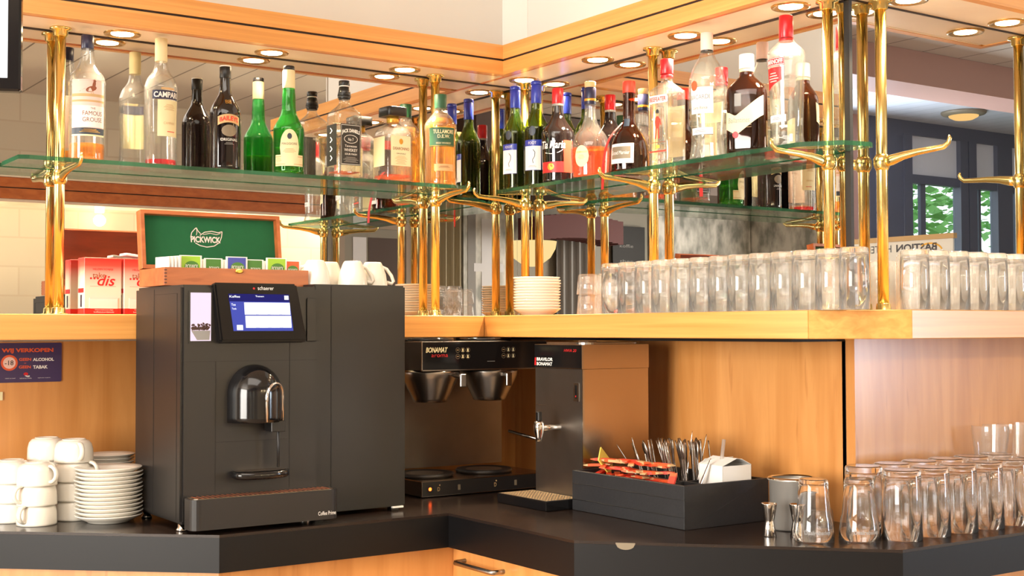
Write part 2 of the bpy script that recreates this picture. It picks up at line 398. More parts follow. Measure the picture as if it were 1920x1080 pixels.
tr.box(-2.4, -.16, SO-.0012, -1.60, -.001, SO+.02, 'trim_wood').box(-FD+.034, DY-FD+T0, SO-.001, .66, DY-FD+.03, SO+.02, 'soffit')
tr.build('soffit_trim', cn)
G().box(-1.6, -FD+.034, SO, -FD+.0338, -.0005, SO+.016, 'soffit').build('soffit_board', cn)
G().box(-FD+.034, DY-FD+.03, SO, -.0005, -.0005, SO+.016, 'soffit').build('soffit_board', cn)
G().box(-.0005, DY-FD+.03, SO, .678, DY-.0005, SO+.016, 'soffit').build('soffit_board', cn)
G().prism([(-2.4, -FD+.01), (-FD+.01, -FD+.01), (-FD+.01, DY-FD+.01), (.69, DY-FD+.01), (.69, DY), (0, DY), (0, 0), (-2.4, 0)], FZ1-.016, FZ1-.001, 'wood_x').build('canopy_top', cn)

# downlights
def downlight(x, y, label, first=[None], power=66):
    if first[0] is None:
        t = thing('downlight', label, 'lamp', (x, y, SO), 0, 'round downlights in the canopy')
        g = G(); g.lathe([(-.004, .040), (-.004, .044), (0, .046), (.0005, .046)], 'brass_rim', cap0=False, cap1=False)
        g.lathe([(-.004, .040), (-.0015, .033), (-.0012, .026)], 'brass_rim', cap0=False, cap1=False)
        r = g.build('rim', t)
        d = G().lathe([(-.0025, .027), (-.0015, .028)], 'lamp').build('lamp_face', t)
        first[0] = reg(t, r, d)
    else:
        t = dup(first[0], (x, y, SO), 0, label, 'round downlights in the canopy')
    l = bpy.data.lights.new('downlight_beam', 'SPOT'); l.energy = power; l.spot_size = 2.0; l.spot_blend = .9; l.color = (1.0, .80, .55); l.shadow_soft_size = .03
    lo = bpy.data.objects.new('downlight_beam', l); COL.objects.link(lo); lo.location = (x, y, SO-.012); lo.parent = None
for x, y, lb in [(-1.647, -.062, 'downlight beside the television at the canopy left end'), (-1.247, -.06, 'downlight above the gap between the bird-label and cream-capped bottles'), (-.843, -.06, 'downlight above the green bottle with the oval label'), (-.432, -.06, 'downlight just left of the far left brass post'),
                 (-.058, -.122, 'downlight above the two blue-capped wine bottles'), (-.058, -.476, 'downlight above the round cognac bottle'), (-.058, -.835, 'downlight left of the tall white-capped bottle'), (-.058, -1.195, 'downlight above the red-capped vodka bottle'),
                 (.12, DY-.068, 'downlight just right of the bare bracket post'), (.50, DY-.06, 'downlight at the far right end of the canopy')]:
    downlight(x, y, lb)

# brass posts with bracket arm
def bpost():
    t = thing('brass_post', 'x', 'post', (0, 0, LZ1), 0, 'brass posts carrying the glass shelves')
    H = SO-LZ1
    a = G().tube([(0, 0, .006), (0, 0, H-.004)], .0125, 'brass', 20).build('post_tube', t)
    f1 = G().lathe([(0, .024), (.004, .024), (.006, .017), (.018, .016), (.020, .0125)], 'brass').build('base_flange', t)
    f2 = G().lathe([(H-.022, .0135), (H-.02, .017), (H-.007, .018), (H-.005, .026), (H, .026)], 'brass').build('top_flange', t)
    g = G(); zb = SZ-LZ1-.028
    g.lathe([(zb-.022, .0135), (zb-.018, .0155), (zb-.012, .0185), (zb+.004, .019), (zb+.010, .0155), (zb+.014, .0135)], 'brass')
    zt = SZ-LZ1-.0105
    g.tube([(0, -.008, zb-.004), (0, -.03, zb-.001), (0, -.06, zt-.0125), (0, -.10, zt-.0085), (0, -.14, zt-.0068), (0, -.168, zt-.005), (0, -.180, zt+.003), (0, -.183, zt+.012), (0, -.181, zt+.018)], [.013, .0125, .0095, .0075, .0065, .006, .0055, .005, .003], 'brass', 12, rb=.75)
    ar = g.build('shelf_bracket', t)
    return reg(t, a, f1, f2, ar)
P0 = bpost()
POSTS = [(-1.3926, -.037, 0, 'brass shelf post at the far left, beside the brown bird-label bottle'), (-.3153, -.035, 0, 'brass post behind the green-and-amber whiskey bottle at the left shelf end'),
         (-.026, -.0796, -PI/2, 'brass post in the mirror corner behind the blue-capped wines'), (-.027, -.6722, -PI/2, 'brass post behind the square red-capped gin bottle'),
         (-.027, -1.2773, -PI/2, 'brass post at the right end of the glass shelf'), (.073, DY-.0265, 0, 'brass post with a bare hooked bracket holding no shelf'), (.67, DY-.0265, 0, 'brass post beyond the far right edge, seen only in the mirror')]
for i, (x, y, rz, lb) in enumerate(POSTS):
    if i == 0: P0.location = (x, y, LZ1); P0['label'] = lb
    else: dup(P0, (x, y, LZ1), rz, lb)

# glass shelves
def shelf(poly, label):
    g = G(); g.prism(poly, SZ-.010, SZ, 'shelf', 'shelf_edge'); return tag(g.build('glass_shelf'), label, 'shelf', 'glass bottle shelves')
shelf([(-1.5225, -.012), (-1.5225, -.168), (-1.50, -.178), (-.30, -.178), (-.262, -.150), (-.262, -.012)], 'left glass shelf with seven bottles, green front edge')
shelf([(-.012, -.16), (-.12, -.10), (-.160, -.125), (-.160, -1.31), (-.10, -1.385), (-.03, -1.40), (-.012, -1.39)], 'right glass shelf with nine bottles, green front edge')

# wooden ledge
lg = thing('wooden_ledge', 'thick beech ledge carrying glasses, plates and cartons', 'ledge', (0, 0, 0))
G().prism([(-2.4, -.298), (-.3185, -.298), (-.0005, -.0005), (-2.4, -.0005)], LZ0, LZ1, 'edge_x').build('ledge_board', lg, .0015)
G().prism([(-.318, -.2985), (-.318, -1.479), (-.0005, -1.33), (-.0005, -.001)], LZ0, LZ1, 'edge_y').build('ledge_board', lg, .0015)
G().prism([(-.318, -1.4797), (-.176, -1.62), (2.4, -1.62), (2.4, DY-.0005), (-.0005, DY-.0005)], LZ0, LZ1, 'edge_x').build('ledge_board', lg, .0015)

# worktop and cabinets
wt = thing('worktop', 'black laminate worktop with angled corners', 'worktop', (0, 0, 0))
WP = [(-2.05, -.0305), (-2.05, .06), ]
front = [(-1.95, -.03), (-1.2315, -.672), (-.665, -.672), (-.665, -1.159), (-.214, -1.622), (2.4, -1.63)]
poly = front + [(2.4, DY-.0305), (-.0305, DY-.0305), (-.0305, -.0305)]
G().prism(poly, WT-.006, WT, 'laminate', 'laminate').build('worktop_surface', wt)
G().prism(poly, WT-.080, WT-.0062, 'laminate_edge').build('worktop_edge', wt)
def inset(p, d):  # push the front polyline back by d along its normals (towards the walls)
    out = []
    for i, q in enumerate(p):
        a = Vector(p[max(i-1, 0)]); b_ = Vector(p[min(i+1, len(p)-1)]); q = Vector(q)
        n1 = (q-a).normalized() if i else (b_-q).normalized(); n2 = (b_-q).normalized() if i < len(p)-1 else n1
        n = Vector((-n1.y, n1.x)) + Vector((-n2.y, n2.x)); n = n/max(n.length**2/2, .3)
        out.append(tuple(q + n*d))
    return out
cf = inset(front, .035)
cb = thing('base_cabinet', 'beech base cabinets under the black worktop', 'cabinet', (0, 0, 0))
G().prism(cf + [(2.4, DY-.031), (-.031, DY-.031), (-.031, -.031)], .0, WT-.0805, 'wood_z').build('cabinet_body', cb)
xd = cf[2][0]
G().box(xd-.016, -1.135, .25, xd-.0005, -.698, WT-.084, 'wood_z').build('door', cb, .0015)
door = [o for o in COL.objects if o.name.startswith('door')][-1]
lab(door, 'cabinet door with a bar handle')
zz = .822
G().tube([(xd-.016, -.715, zz+.001), (xd-.044, -.715, zz), (xd-.048, -.722, zz), (xd-.048, -.868, zz), (xd-.044, -.875, zz), (xd-.016, -.875, zz)], .0055, 'steel', 12).build('handle', door)
# small grey sticker on the angled worktop edge
ang = math.atan2(-1.622+1.159, -.214+.665)
dx, dy = math.cos(ang), math.sin(ang); nx, ny = dy, -dx
def onedge(s, z, e=.0006): return (-.665+dx*s+nx*e, -1.159+dy*s+ny*e, z)
g = G(); g.patch(lambda x, z: onedge(x, z), .085, .125, WT-.016, WT-.002, 'taupe', 10, 1, bot=lambda x: WT-.004-.012*max(0, 1-((x-.105)/.02)**2)**.5)
tag(g.build('sticker'), 'small grey rounded tab on the edge of the worktop', 'sticker')
def origin(o):
    v = Vector((0, 0, 0))
    while o is not None: v += Vector(o.location); o = o.parent
    return v
def W(g, name, parent, bevel=0, seg=1, label=None):      # build from world coordinates under a placed parent
    off = origin(parent)
    g.v = [(x-off.x, y-off.y, z-off.z) for x, y, z in g.v]
    o = g.build(name, parent, bevel, seg)
    if label: o['label'] = label
    return o
fA = lambda y: (lambda x, z: (x, y, z))                    # text on a face looking to -Y
fB = lambda x0: (lambda s, z: (x0, -s, z))                 # text on a face looking to -X (s = -y)

# ------------------------------------------------------------------ coffee machine
cmx0, cmx1, cmy0, cmy1, cz0, cz1 = -1.290, -.967, -.600, -.302, .947, 1.459
cm = thing('coffee_machine', 'large charcoal automatic coffee machine with lit touch screen', 'coffee machine', (-1.128, -.45, WT))
W(G().box(cmx0, cmy0, cz0, cmx1, cmy1, cz1, 'blackpaint'), 'body', cm, .006, 2)
for x, y in ((cmx0+.015, -.57), (cmx1-.02, -.57), (cmx0+.02, -.33), (cmx1-.02, -.33)): W(G().lathe([(WT, .012), (WT+.004, .013), (WT+.008, .009), (cz0, .009)], 'chrome', 16, (x, y, 0)), 'foot', cm)
g = G()   # panel joints
for z in (1.2935,): g.box(cmx0+.004, cmy0-.0006, z-.0008, cmx1-.004, cmy0+.001, z+.0008, 'black_gap')
for x in (-1.2125, -1.0385): g.box(x-.0006, cmy0-.0006, 1.01, x+.0006, cmy0+.001, 1.2935 if x < -1.1 else 1.34, 'black_gap')
g.box(-1.212, cmy0-.0006, 1.118, -1.039, cmy0+.001, 1.1192, 'black_gap')
g.box(cmx0-.0006, -.575, .955, cmx0+.001, -.574, 1.44, 'black_gap').box(cmx0-.0006, -.43, .955, cmx0+.001, -.4285, 1.452, 'black_gap').box(cmx0-.0006, -.575, 1.44, cmx0+.001, -.43, 1.441, 'black_gap')
W(g, 'panel_joints', cm)
g = G().box(-1.2745, -.6016, 1.333, -1.2205, -.5995, 1.446, 'black'); g.box(-1.2705, -.6022, 1.338, -1.2245, -.6014, 1.442, 'beanbox')
bw = W(g, 'bean_hopper_window', cm, label='lit window showing coffee beans')
g = G()
for i in range(60):
    a = random.uniform(-1.268, -1.227); zc = 1.3635+random.random()**2*.012; T = Matrix.Translation((a, -.6024, zc)) @ Matrix.Rotation(random.uniform(0, 3), 4, 'Y')
    g.lathe([(-.003, .0005), (-.0015, .0018), (0, .0022), (.0015, .0018), (.003, .0005)], 'beans', 8, T=T)
g.poly([(-1.269, -.6026, 1.3605), (-1.226, -.6026, 1.3605), (-1.228, -.6026, 1.340), (-1.256, -.6026, 1.340)], 'grey'); W(g, 'coffee_beans', bw)
# touch screen, tilted and wider at the bottom
Tt = Matrix.Translation((-1.112, -.6035, 1.397)) @ Matrix.Rotation(math.radians(-9), 4, 'X')
def tq(x, z, y=0): return tuple(Tt @ Vector((x, y, z)))
g = G()
q = [(-.109, .066), (.086, .066), (.103, -.064), (-.100, -.064)]
k = g.add([tq(x, z, -.017) for x, z in q] + [tq(x, z, .012) for x, z in q])
g.face([k, k+3, k+2, k+1], 'gloss_black'); g.face([k+4, k+5, k+6, k+7], 'gloss_black')
for i in range(4): j = (i+1) % 4; g.face([k+i, k+j, k+4+j, k+4+i], 'gloss_black')
sc_ = W(g, 'touch_screen', cm, .004, 2)
fs = lambda x, z: tq(x, z, -.0176)
g = G()
def qd(x0, z0, x1, z1, m, y=-.0176, k=0): g.poly([tq(x0, z0, y), tq(x1, z0, y), tq(x1, z1, y), tq(x0, z1, y)], m)
g.poly([tq(x, z, -.0174) for x, z in ((-.078, .041), (.064, .041), (.070, -.041), (-.071, -.041))], 'screen_blue')
qd(-.078, .024, .065, .041, 'screen_dim', -.0176)
qd(-.043, -.005, .065, .022, 'screen', -.0178); qd(-.042, -.034, .066, -.0075, 'screen', -.0178)
qd(-.063, -.039, -.049, -.028, 'screen', -.0178); qd(.053, .029, .063, .038, 'screen', -.0178)
for i in range(3): qd(-.018+i*.028, -.0045, -.010+i*.028, -.0038, 'screen_blue', -.018); qd(-.018+i*.028, -.0335, -.010+i*.028, -.0328, 'screen_blue', -.018)
g.text('Kaffee', 'screen', lambda x, z: tq(x, z, -.018), .005, .024, -.064, .035).text('Tassen', 'screen', lambda x, z: tq(x, z, -.018), .0035, .02, -.006, .036)
g.text('Tee', 'screen', lambda x, z: tq(x, z, -.018), .005, .010, -.068, .017).text('Tools', 'screen', lambda x, z: tq(x, z, -.018), .004, .010, -.067, .008)
W(g, 'display', sc_, label='lit blue and white display')
g = G().text('schaerer', 'white', fs, .0085, .038, .010, .0545).disc(fs, -.018, .0535, .0025, .0025, 'red'); W(g, 'logo', sc_)
g = G().box(-.998, cmy0-.0025, 1.335, -.9725, cmy0, 1.4335, 'blackpaint'); W(g, 'side_flap', cm, .003, 2)
# spout head : half-barrel with domed top
g = G(); prof = []
N, MZ = 24, 16
zb_, zt_ = 1.160, 1.222
ids = []
for j in range(MZ+1):
    if j <= 6: z = zb_+(zt_-zb_)*j/6; k_ = 1
    else: a = (j-6)/(MZ-6)*PI/2; z = zt_+.064*math.sin(a); k_ = math.cos(a)
    row = []
    for i in range(N+1):
        t = PI*i/N; row.append((-1.124-.062*max(k_, .02)*math.cos(t), -.598-.066*max(k_, .02)**.8*math.sin(t), z))
    ids.append(g.add(row))
for a, b_ in zip(ids[:-1], ids[1:]):
    for i in range(N): g.face([a+i, a+i+1, b_+i+1, b_+i], 'gloss_black', True)
g.face([ids[0]+i for i in reversed(range(N+1))], 'black')
hd = W(g, 'spout_head', cm)
def arch(x): return None
pts = []
for i in range(25):
    t = PI*i/24; pts.append((-1.096-.026*math.cos(t), 0, 1.215+.030*math.sin(t)))
pts = [(-1.122, 0, 1.162)] + pts + [(-1.070, 0, 1.162)]
def hy(x, z):   # y of head surface
    kk = 1 if z <= zt_ else math.sqrt(max(0, 1-((z-zt_)/.064)**2)); c = max(-1, min(1, -(x+1.124)/(.062*max(kk, .05))))
    return -.598-.066*max(kk, .02)**.8*math.sin(math.acos(c))
g = G().tube([(x, hy(x, z)-.0015, z) for x, _, z in pts], .0035, 'chrome', 8, rb=1.0)
W(g, 'chrome_arch_trim', hd, label='curved chrome trim line')
W(G().box(-1.104, -.650, 1.139, -1.070, -.612, 1.162, 'black').tube([(-1.080, -.632, 1.142), (-1.080, -.632, 1.060)], .0030, 'chrome', 10), 'milk_spout', cm, .002)
g = G(); T = Matrix.Translation((-1.117, -.622, 0))
def oval(rx, ry, z, e=2.4): return [(rx*math.copysign(abs(math.cos(a))**(2/e), math.cos(a)), ry*math.copysign(abs(math.sin(a))**(2/e), math.sin(a)), z) for a in [2*PI*i/36 for i in range(36)]]
r1 = g.add([T @ Vector(p) for p in oval(.058, .030, 1.038)]); r2 = g.add([T @ Vector(p) for p in oval(.064, .034, 1.042)]); r3 = g.add([T @ Vector(p) for p in oval(.064, .034, 1.054)])
for a, b_ in ((r1, r2), (r2, r3)):
    for i in range(36): j = (i+1) % 36; g.face([a+i, a+j, b_+j, b_+i], 'gloss_black', True)
g.face([r1+i for i in reversed(range(36))], 'black'); g.face([r3+i for i in range(36)], 'black')
cst = W(g, 'cup_stand', cm)
g = G(); r = g.add([T @ Vector(p) for p in oval(.058, .028, 1.0555)]); g.face([r+i for i in range(36)], 'warm_steel'); W(g, 'grate', cst, label='steel grate')
# drip tray
def rrect(x0, y0, x1, y1, r, n=6):
    o = []
    for cx_, cy_, a0 in ((x1-r, y0+r, -PI/2), (x1-r, y1-r, 0), (x0+r, y1-r, PI/2), (x0+r, y0+r, PI)):
        for i in range(n+1): a = a0+PI/2*i/n; o.append((cx_+r*math.cos(a), cy_+r*math.sin(a)))
    return o
tray = W(G().prism(rrect(-1.288, -.664, -.945, -.602, .020), .941, 1.0055, 'blackpaint'), 'drip_tray', cm)
g = G().prism(rrect(-1.281, -.658, -.952, -.604, .016), 1.0056, 1.0066, 'warm_steel')
for i in range(28):
    x = -1.272+i*.0113
    g.box(x, -.652, 1.0067, x+.004, -.612, 1.0069, 'brown')
W(g, 'tray_grate', tray, label='perforated steel tray grate')
W(G().text('Coffee Prime', 'white', fA(-.6646), .0085, .043, -.977, .955), 'lettering', tray)

# tall cooler unit beside it
ck = thing('cup_cooler_unit', 'tall plain charcoal cabinet unit right of the coffee machine', 'cooler', (-.84, -.43, WT))
W(G().box(-.962, -.565, .940, -.7195, -.302, 1.4665, 'blackpaint'), 'body', ck, .004, 2)
W(G().box(-.9185, -.5657, .945, -.9170, -.564, 1.462, 'black_gap'), 'door_joint', ck)
for x, y in ((-.94, -.54), (-.74, -.54), (-.94, -.32), (-.74, -.32)): W(G().box(x-.01, y-.01, WT, x+.01, y+.01, .94, 'black'), 'foot', ck)
W(G().box(-.756, -.568, .937, -.727, -.560, .941, 'white'), 'foot_strip', ck)

# ------------------------------------------------------------------ tea box on the coffee machine
tz = 1.4605
tb = thing('tea_box', 'open wooden tea box with green-lined lid on the coffee machine', 'tea box', (-1.12, -.42, tz))
bx0, bx1, by0, by1 = -1.2922, -.945, -.500, -.335
g = G()
zt2 = tz+.040
g.box(bx0, by0, tz, bx1, by0+.009, zt2, 'teabox').box(bx0, by1-.009, tz, bx1, by1, zt2, 'teabox').box(bx0, by0+.009, tz, bx0+.009, by1-.009, zt2, 'teabox').box(bx1-.009, by0+.009, tz, bx1, by1-.009, zt2, 'teabox').box(bx0+.009, by0+.009, tz, bx1-.009, by1-.009, tz+.006, 'teabox')
for i in range(5):
    g.box(bx0-.0004, by0+.0, tz+.004+i*.007, bx0+.006, by0-.0004, tz+.0075+i*.007, 'darkred')
for k in range(1, 6):
    x = bx0+.005+(bx1-bx0-.01)*k/6; g.box(x-.0015, by0+.009, tz+.006, x+.0015, by1-.009, zt2-.004, 'teabox')
W(g, 'box_tray', tb, .0008)
W(G().lathe([(0, .009, .004), (.003, .010, .005), (.005, .006, .003)], 'gold', 16, T=Matrix.Translation((-1.118, by0, zt2-.006)) @ Matrix.Rotation(PI/2, 4, 'X')), 'clasp', tb)
Tl = Matrix.Translation(((bx0+bx1)/2, by1, zt2)) @ Matrix.Rotation(math.radians(-8), 4, 'X')
hw, lh, ld = (bx1-bx0)/2, .138, .022
g = G()
g.box(-hw, -.0, 0, hw, .007, lh, 'teabox', Tl).box(-hw, -ld, 0, -hw+.009, 0, lh, 'teabox', Tl).box(hw-.009, -ld, 0, hw, 0, lh, 'teabox', Tl).box(-hw+.009, -ld, lh-.009, hw-.009, 0, lh, 'teabox', Tl).box(-hw+.009, -ld, 0, hw-.009, 0, .009, 'teabox', Tl)
g.box(-hw+.001, .0071, .001, hw-.001, .0078, lh-.001, 'darkred', Tl)
ld_ = W(g, 'lid', tb, .0008)
g = G().box(-hw+.009, -.004, .009, hw-.009, -.0002, lh-.009, 'feltgreen', Tl); W(g, 'felt_lining', ld_, label='green felt lining')
fl = lambda x, z: tuple(Tl @ Vector((x, -.0046, z)))
g = G(); g.text('PICKWICK', 'pinkpaper', fl, .0150, .074, -.012, .076, bold=.03)
def stroke(g_, pts, wd, m, fn):
    for p, q in zip(pts[:-1], pts[1:]):
        d = Vector((q[0]-p[0], q[1]-p[1])); n_ = Vector((-d.y, d.x)).normalized()*wd/2
        g_.poly([fn(p[0]+n_.x, p[1]+n_.y), fn(p[0]-n_.x, p[1]-n_.y), fn(q[0]-n_.x, q[1]-n_.y), fn(q[0]+n_.x, q[1]+n_.y)], m)
stroke(g, [(-.049, .080), (-.046, .092), (-.038, .101), (-.034, .104), (-.030, .096), (-.024, .090)], .0018, 'pinkpaper', fl)
stroke(g, [(-.034, .104), (-.033, .092), (-.035, .086)], .0012, 'pinkpaper', fl)
stroke(g, [(-.026, .086), (-.014, .094), (.004, .097), (.020, .094), (.030, .097), (.028, .084), (.022, .070), (.008, .061), (-.010, .058), (-.026, .061), (-.038, .067)], .0018, 'pinkpaper', fl)
stroke(g, [(-.018, .088), (0, .092), (.016, .089), (.026, .093)], .0012, 'pinkpaper', fl)
W(g, 'emblem', ld_, label='pale leaf emblem with lettering')
# tea sachets standing in the box
def sachet(x, y, w_, h_, face, label, txt='PICKWICK', lean=0):
    t = thing('tea_sachet', label, 'tea bag', (x, y, tz+.0065), 0, 'tea sachets in the wooden box')
    g = G()
    g.box(-w_/2, -.0016, 0, w_/2, .0016, h_, 'paper'); body = g.build('envelope', t, .0006)
    f = lambda a, c: (a, -.0019, c)
    g = G(); g.poly([f(-w_/2+.004, .002), f(w_/2-.004, .002), f(w_/2-.004, h_-.002), f(-w_/2+.004, h_-.002)], face)
    f2 = lambda a, c: (a, -.0021, c); f3 = lambda a, c: (a, -.0023, c)
    g.disc(f2, .002, h_*.60, w_*.33, h_*.20, 'teagreen').text(txt, 'white', f3, h_*.15, w_*.56, .002, h_*.60)
    g.disc(f2, -w_*.1, h_*.28, w_*.22, h_*.1, face)
    g.build('printed_front', t)
    return t
cells = [(-1.218, 'lime', 'lime-green tea sachet in front of the lid, leftmost of the coloured ones'), (-1.163, 'teagreen', 'dark green tea sachet between the lime and the blue ones'), (-1.108, 'blue', 'blue tea sachet in the middle of the box'), (-1.062, 'teagreen', 'dark green tea sachet right of the blue one'), (-1.009, 'lime', 'lime tea sachet right of the box centre'), (-.968, 'orange', 'orange-red tea sachet at the right end of the box')]
for i, (x, m_, lb) in enumerate(cells):
    w_ = .052 if m_ not in ('orange',) else .040
    sachet(x, -.462+.004*(i % 2), w_ if i % 2 == 0 else .044, .063 if i % 2 == 0 else .058, m_, lb)
k = 0
for x in (-1.278, -1.270, -1.262, -1.254):
    t = tag(G().box(-.0018, -.026, 0, .0018, .026, .060+random.uniform(-.002, .002), 'paper').build('tea_sachet', loc=(x, -.45, tz+.0065)), 'white tea sachet edge-on at the left end of the box', 'tea bag', 'tea sachets seen edge-on at the left'); t.rotation_euler.z = .25
for xs, lb in (((-1.187, -1.192), 'white tea sachet edge-on left of the dark green one'), ((-1.136, -1.141), 'white tea sachet edge-on left of the blue one'), ((-1.039, -1.034), 'white tea sachet edge-on left of the right lime one'), ((-.984, -.989), 'pinkish tea sachet edge-on beside the orange one')):
    for x in xs:
        t = tag(G().box(-.0015, -.022, 0, .0015, .022, .056, 'pinkpaper' if 'pink' in lb else 'paper').build('tea_sachet', loc=(x, -.43, tz+.0065)), lb, 'tea bag', lb.replace('white tea sachet', 'white tea sachets')); t.rotation_euler.z = .2

# ------------------------------------------------------------------ cups
def cup_geo(t, R, Hh, handle=True, foot=True):
    # upside-down cup: rim on the support, foot ring on top
    g = G(); wl = .0035
    pr_ = [(0, R-wl), (0, R), (.004, R*.995), (Hh*.55, R*.97), (Hh*.78, R*.90), (Hh*.92, R*.76), (Hh*.955, R*.64), (Hh*.96, R*.60), (Hh, R*.60), (Hh, R*.54), (Hh*.97, R*.52)]
    g.lathe(pr_, 'porcelain', 32, cap0=False); g.lathe([(0, R-wl), (Hh*.6, R*.92-wl), (Hh*.9, R*.6)], 'porcelain', 32, cap0=False)
    b_ = g.build('cup_body', t)
    kids = [b_]
    if handle:
        p = []
        for i in range(13):
            a = -PI/2+PI*i/12; p.append((R*.93+Hh*.36*math.cos(a)*1.05, 0, Hh*.50-Hh*.34*math.sin(-a)))
        kids.append(G().tube(p, .0042, 'porcelain', 10, rb=1.4).build('handle', t))
    return kids
c0 = thing('coffee_cup', 'x', 'cup', (0, 0, 0), 0, 'stacked upside-down coffee cups'); reg(c0, *cup_geo(c0, .0435, .052))
hgt = .0435
first = True
stacks = [('nearest the left picture edge', -1.540, -.205, 3, [2.4, 2.4, 2.4]), ('in front of the taller stacks', -1.505, -.288, 3, [-2.5, -2.75, -1.1]), ('at the back by the panel', -1.452, -.165, 4, [1.9, 1.9, 1.9, 1.2]), ('beside the saucers', -1.414, -.252, 4, [-.5, -.85, -.85, -1.55])]
names3 = ['bottom', 'middle', 'top']; names4 = ['bottom', 'lower middle', 'upper middle', 'top']
for nm, x, y, n_, rots in stacks:
    for i in range(n_):
        lb = 'white upside-down coffee cup, %s of the stack %s' % ((names3 if n_ == 3 else names4)[i], nm)
        if first: c0.location = (x, y, WT+.0005+i*hgt); c0.rotation_euler.z = rots[i]; c0['label'] = lb; first = False
        else: dup(c0, (x, y, WT+.0005+i*hgt), rots[i], lb)
# taper cups on the machines
c1 = thing('espresso_cup', 'x', 'cup', (0, 0, 0), 0, 'cups upside down on top of the machines')
g = G(); R, Hh = .036, .060
g.lathe([(0, R-.003), (0, R), (.003, R), (Hh*.5, R*.90), (Hh*.86, R*.68), (Hh*.96, R*.60), (Hh, R*.54), (Hh, R*.44), (Hh*.97, R*.42)], 'porcelain', 30, cap0=False); g.lathe([(0, R-.003), (Hh*.5, R*.82), (Hh*.9, R*.5)], 'porcelain', 30, cap0=False)
b_ = g.build('cup_body', c1)
h_ = G().tube([(R*.62, 0, Hh*.80), (R*.95, 0, Hh*.72), (R*1.28, 0, Hh*.45), (R*1.42, 0, Hh*.22), (R*1.30, 0, Hh*.12), (R*.97, 0, Hh*.18)], .0042, 'porcelain', 10, rb=1.3).build('handle', c1)
reg(c1, b_, h_)
cups = [(-.912, -.47, 2.6, 'pale espresso cup upside down right behind the tea box end'), (-.846, -.41, 1.2, 'espresso cup upside down at the back between two others'), (-.818, -.48, -.2, 'middle espresso cup upside down on the charcoal cabinet'), (-.752, -.46, -.35, 'rightmost espresso cup upside down with its handle pointing right')]
for i, (x, y, r_, lb) in enumerate(cups):
    z = 1.467
    if i == 0: c1.location = (x, y, z); c1.rotation_euler.z = r_; c1['label'] = lb
    else: dup(c1, (x, y, z), r_, lb)

# ------------------------------------------------------------------ saucers and plates
def plate_geo(R, Hh, m='porcelain'):
    g = G()
    g.lathe([(0, R*.56), (.0, R*.60), (.002, R*.62), (Hh*.45, R*.80), (Hh*.9, R*.985), (Hh, R), (Hh+.0012, R*.985), (Hh*.75, R*.82), (Hh*.35, R*.55), (Hh*.28, R*.3)], m, 44)
    return g
def stack(name, cat, x, y, z, R, Hh, dz, n_, lab_top, lab_rest, grp, m='porcelain'):
    a = plate_geo(R, Hh, m).build(name, loc=(x, y, z)); tag(a, lab_rest, cat, grp)
    for i in range(1, n_):
        b_ = a.copy(); COL.objects.link(b_); b_.location = (x+random.uniform(-.0016, .0016), y+random.uniform(-.0016, .0016), z+i*dz)
        if i == n_-1: b_['label'] = lab_top
stack('saucer', 'saucer', -1.362, -.342, WT+.0005, .0745, .017, .0088, 13, 'topmost white saucer of the tall stack left of the coffee machine', 'white saucer within the tall stack left of the coffee machine', 'saucers in the tall front stack')
stack('saucer', 'saucer', -1.305, -.160, WT+.0005, .060, .016, .0085, 15, 'topmost white saucer of the rear stack against the wood panel', 'white saucer within the rear stack against the wood panel', 'saucers in the rear stack')
stack('plate', 'plate', -.165, -.335, LZ1+.0005, .066, .020, .0078, 12, 'topmost white plate of the stack on the ledge', 'white plate within the stack on the ledge', 'plates stacked on the ledge')

# ------------------------------------------------------------------ filter coffee brewer
br = thing('filter_coffee_brewer', 'black and steel double filter coffee brewer in the worktop corner', 'coffee brewer', (-.39, -.30, WT))
x0, x1 = -.584, -.190
W(G().box(x0, -.41, 1.256, x1, -.19, 1.329, 'blackplastic').box(x0, -.4115, 1.3275, x1, -.19, 1.3305, 'steel'), 'control_head', br, .001)
g = G().box(x0, -.4125, 1.2545, x1, -.4095, 1.2575, 'steel').box(x0-.0005, -.4125, 1.2545, x0+.002, -.4095, 1.3305, 'steel'); W(g, 'head_trim', br)
g = G(); f = fA(-.4132)
g.poly([(x0+.002, -.4128, 1.2575), (x1, -.4128, 1.2575), (x1, -.4128, 1.3275), (x0+.002, -.4128, 1.3275)], 'gloss_black')
g.text('BONAMAT', 'cream', f, .0135, .066, x0+.044, 1.3085, bold=.03, shear=.25).text('aroma', 'red', f, .007, .05, x0+.053, 1.2935)
for bx in (x0+.108, x0+.252):
    for i in range(3):
        for j in range(2):
            cx_, cz_ = bx+i*.0155, 1.3075-j*.0165
            for k in range(16):
                a0, a1 = 2*PI*k/16, 2*PI*(k+1)/16
                g.poly([f(cx_+.0064*math.cos(a0), cz_+.0064*math.sin(a0)), f(cx_+.0057*math.cos(a0), cz_+.0057*math.sin(a0)), f(cx_+.0057*math.cos(a1), cz_+.0057*math.sin(a1)), f(cx_+.0064*math.cos(a1), cz_+.0064*math.sin(a1))], 'taupe')
            if i: g.disc(f, cx_, cz_+.0012, .0022, .003, 'cream', 8).poly([f(cx_-.0034, cz_-.004), f(cx_+.0034, cz_-.004), f(cx_+.002, cz_-.0015), f(cx_-.002, cz_-.0015)], 'cream')
            else: g.poly([f(cx_-.003, cz_-.0006), f(cx_+.003, cz_-.0006), f(cx_+.003, cz_+.0008), f(cx_-.003, cz_+.0008)], 'tan')
g.box(x0+.200, -.4134, 1.2765, x0+.224, -.4128, 1.2775, 'grey'); W(g, 'control_panel', br, label='black control panel with lettering and cup symbols')
W(G().box(x0+.004, -.215, .985, -.205, -.20, 1.256, 'dark_steel'), 'back_panel', br)
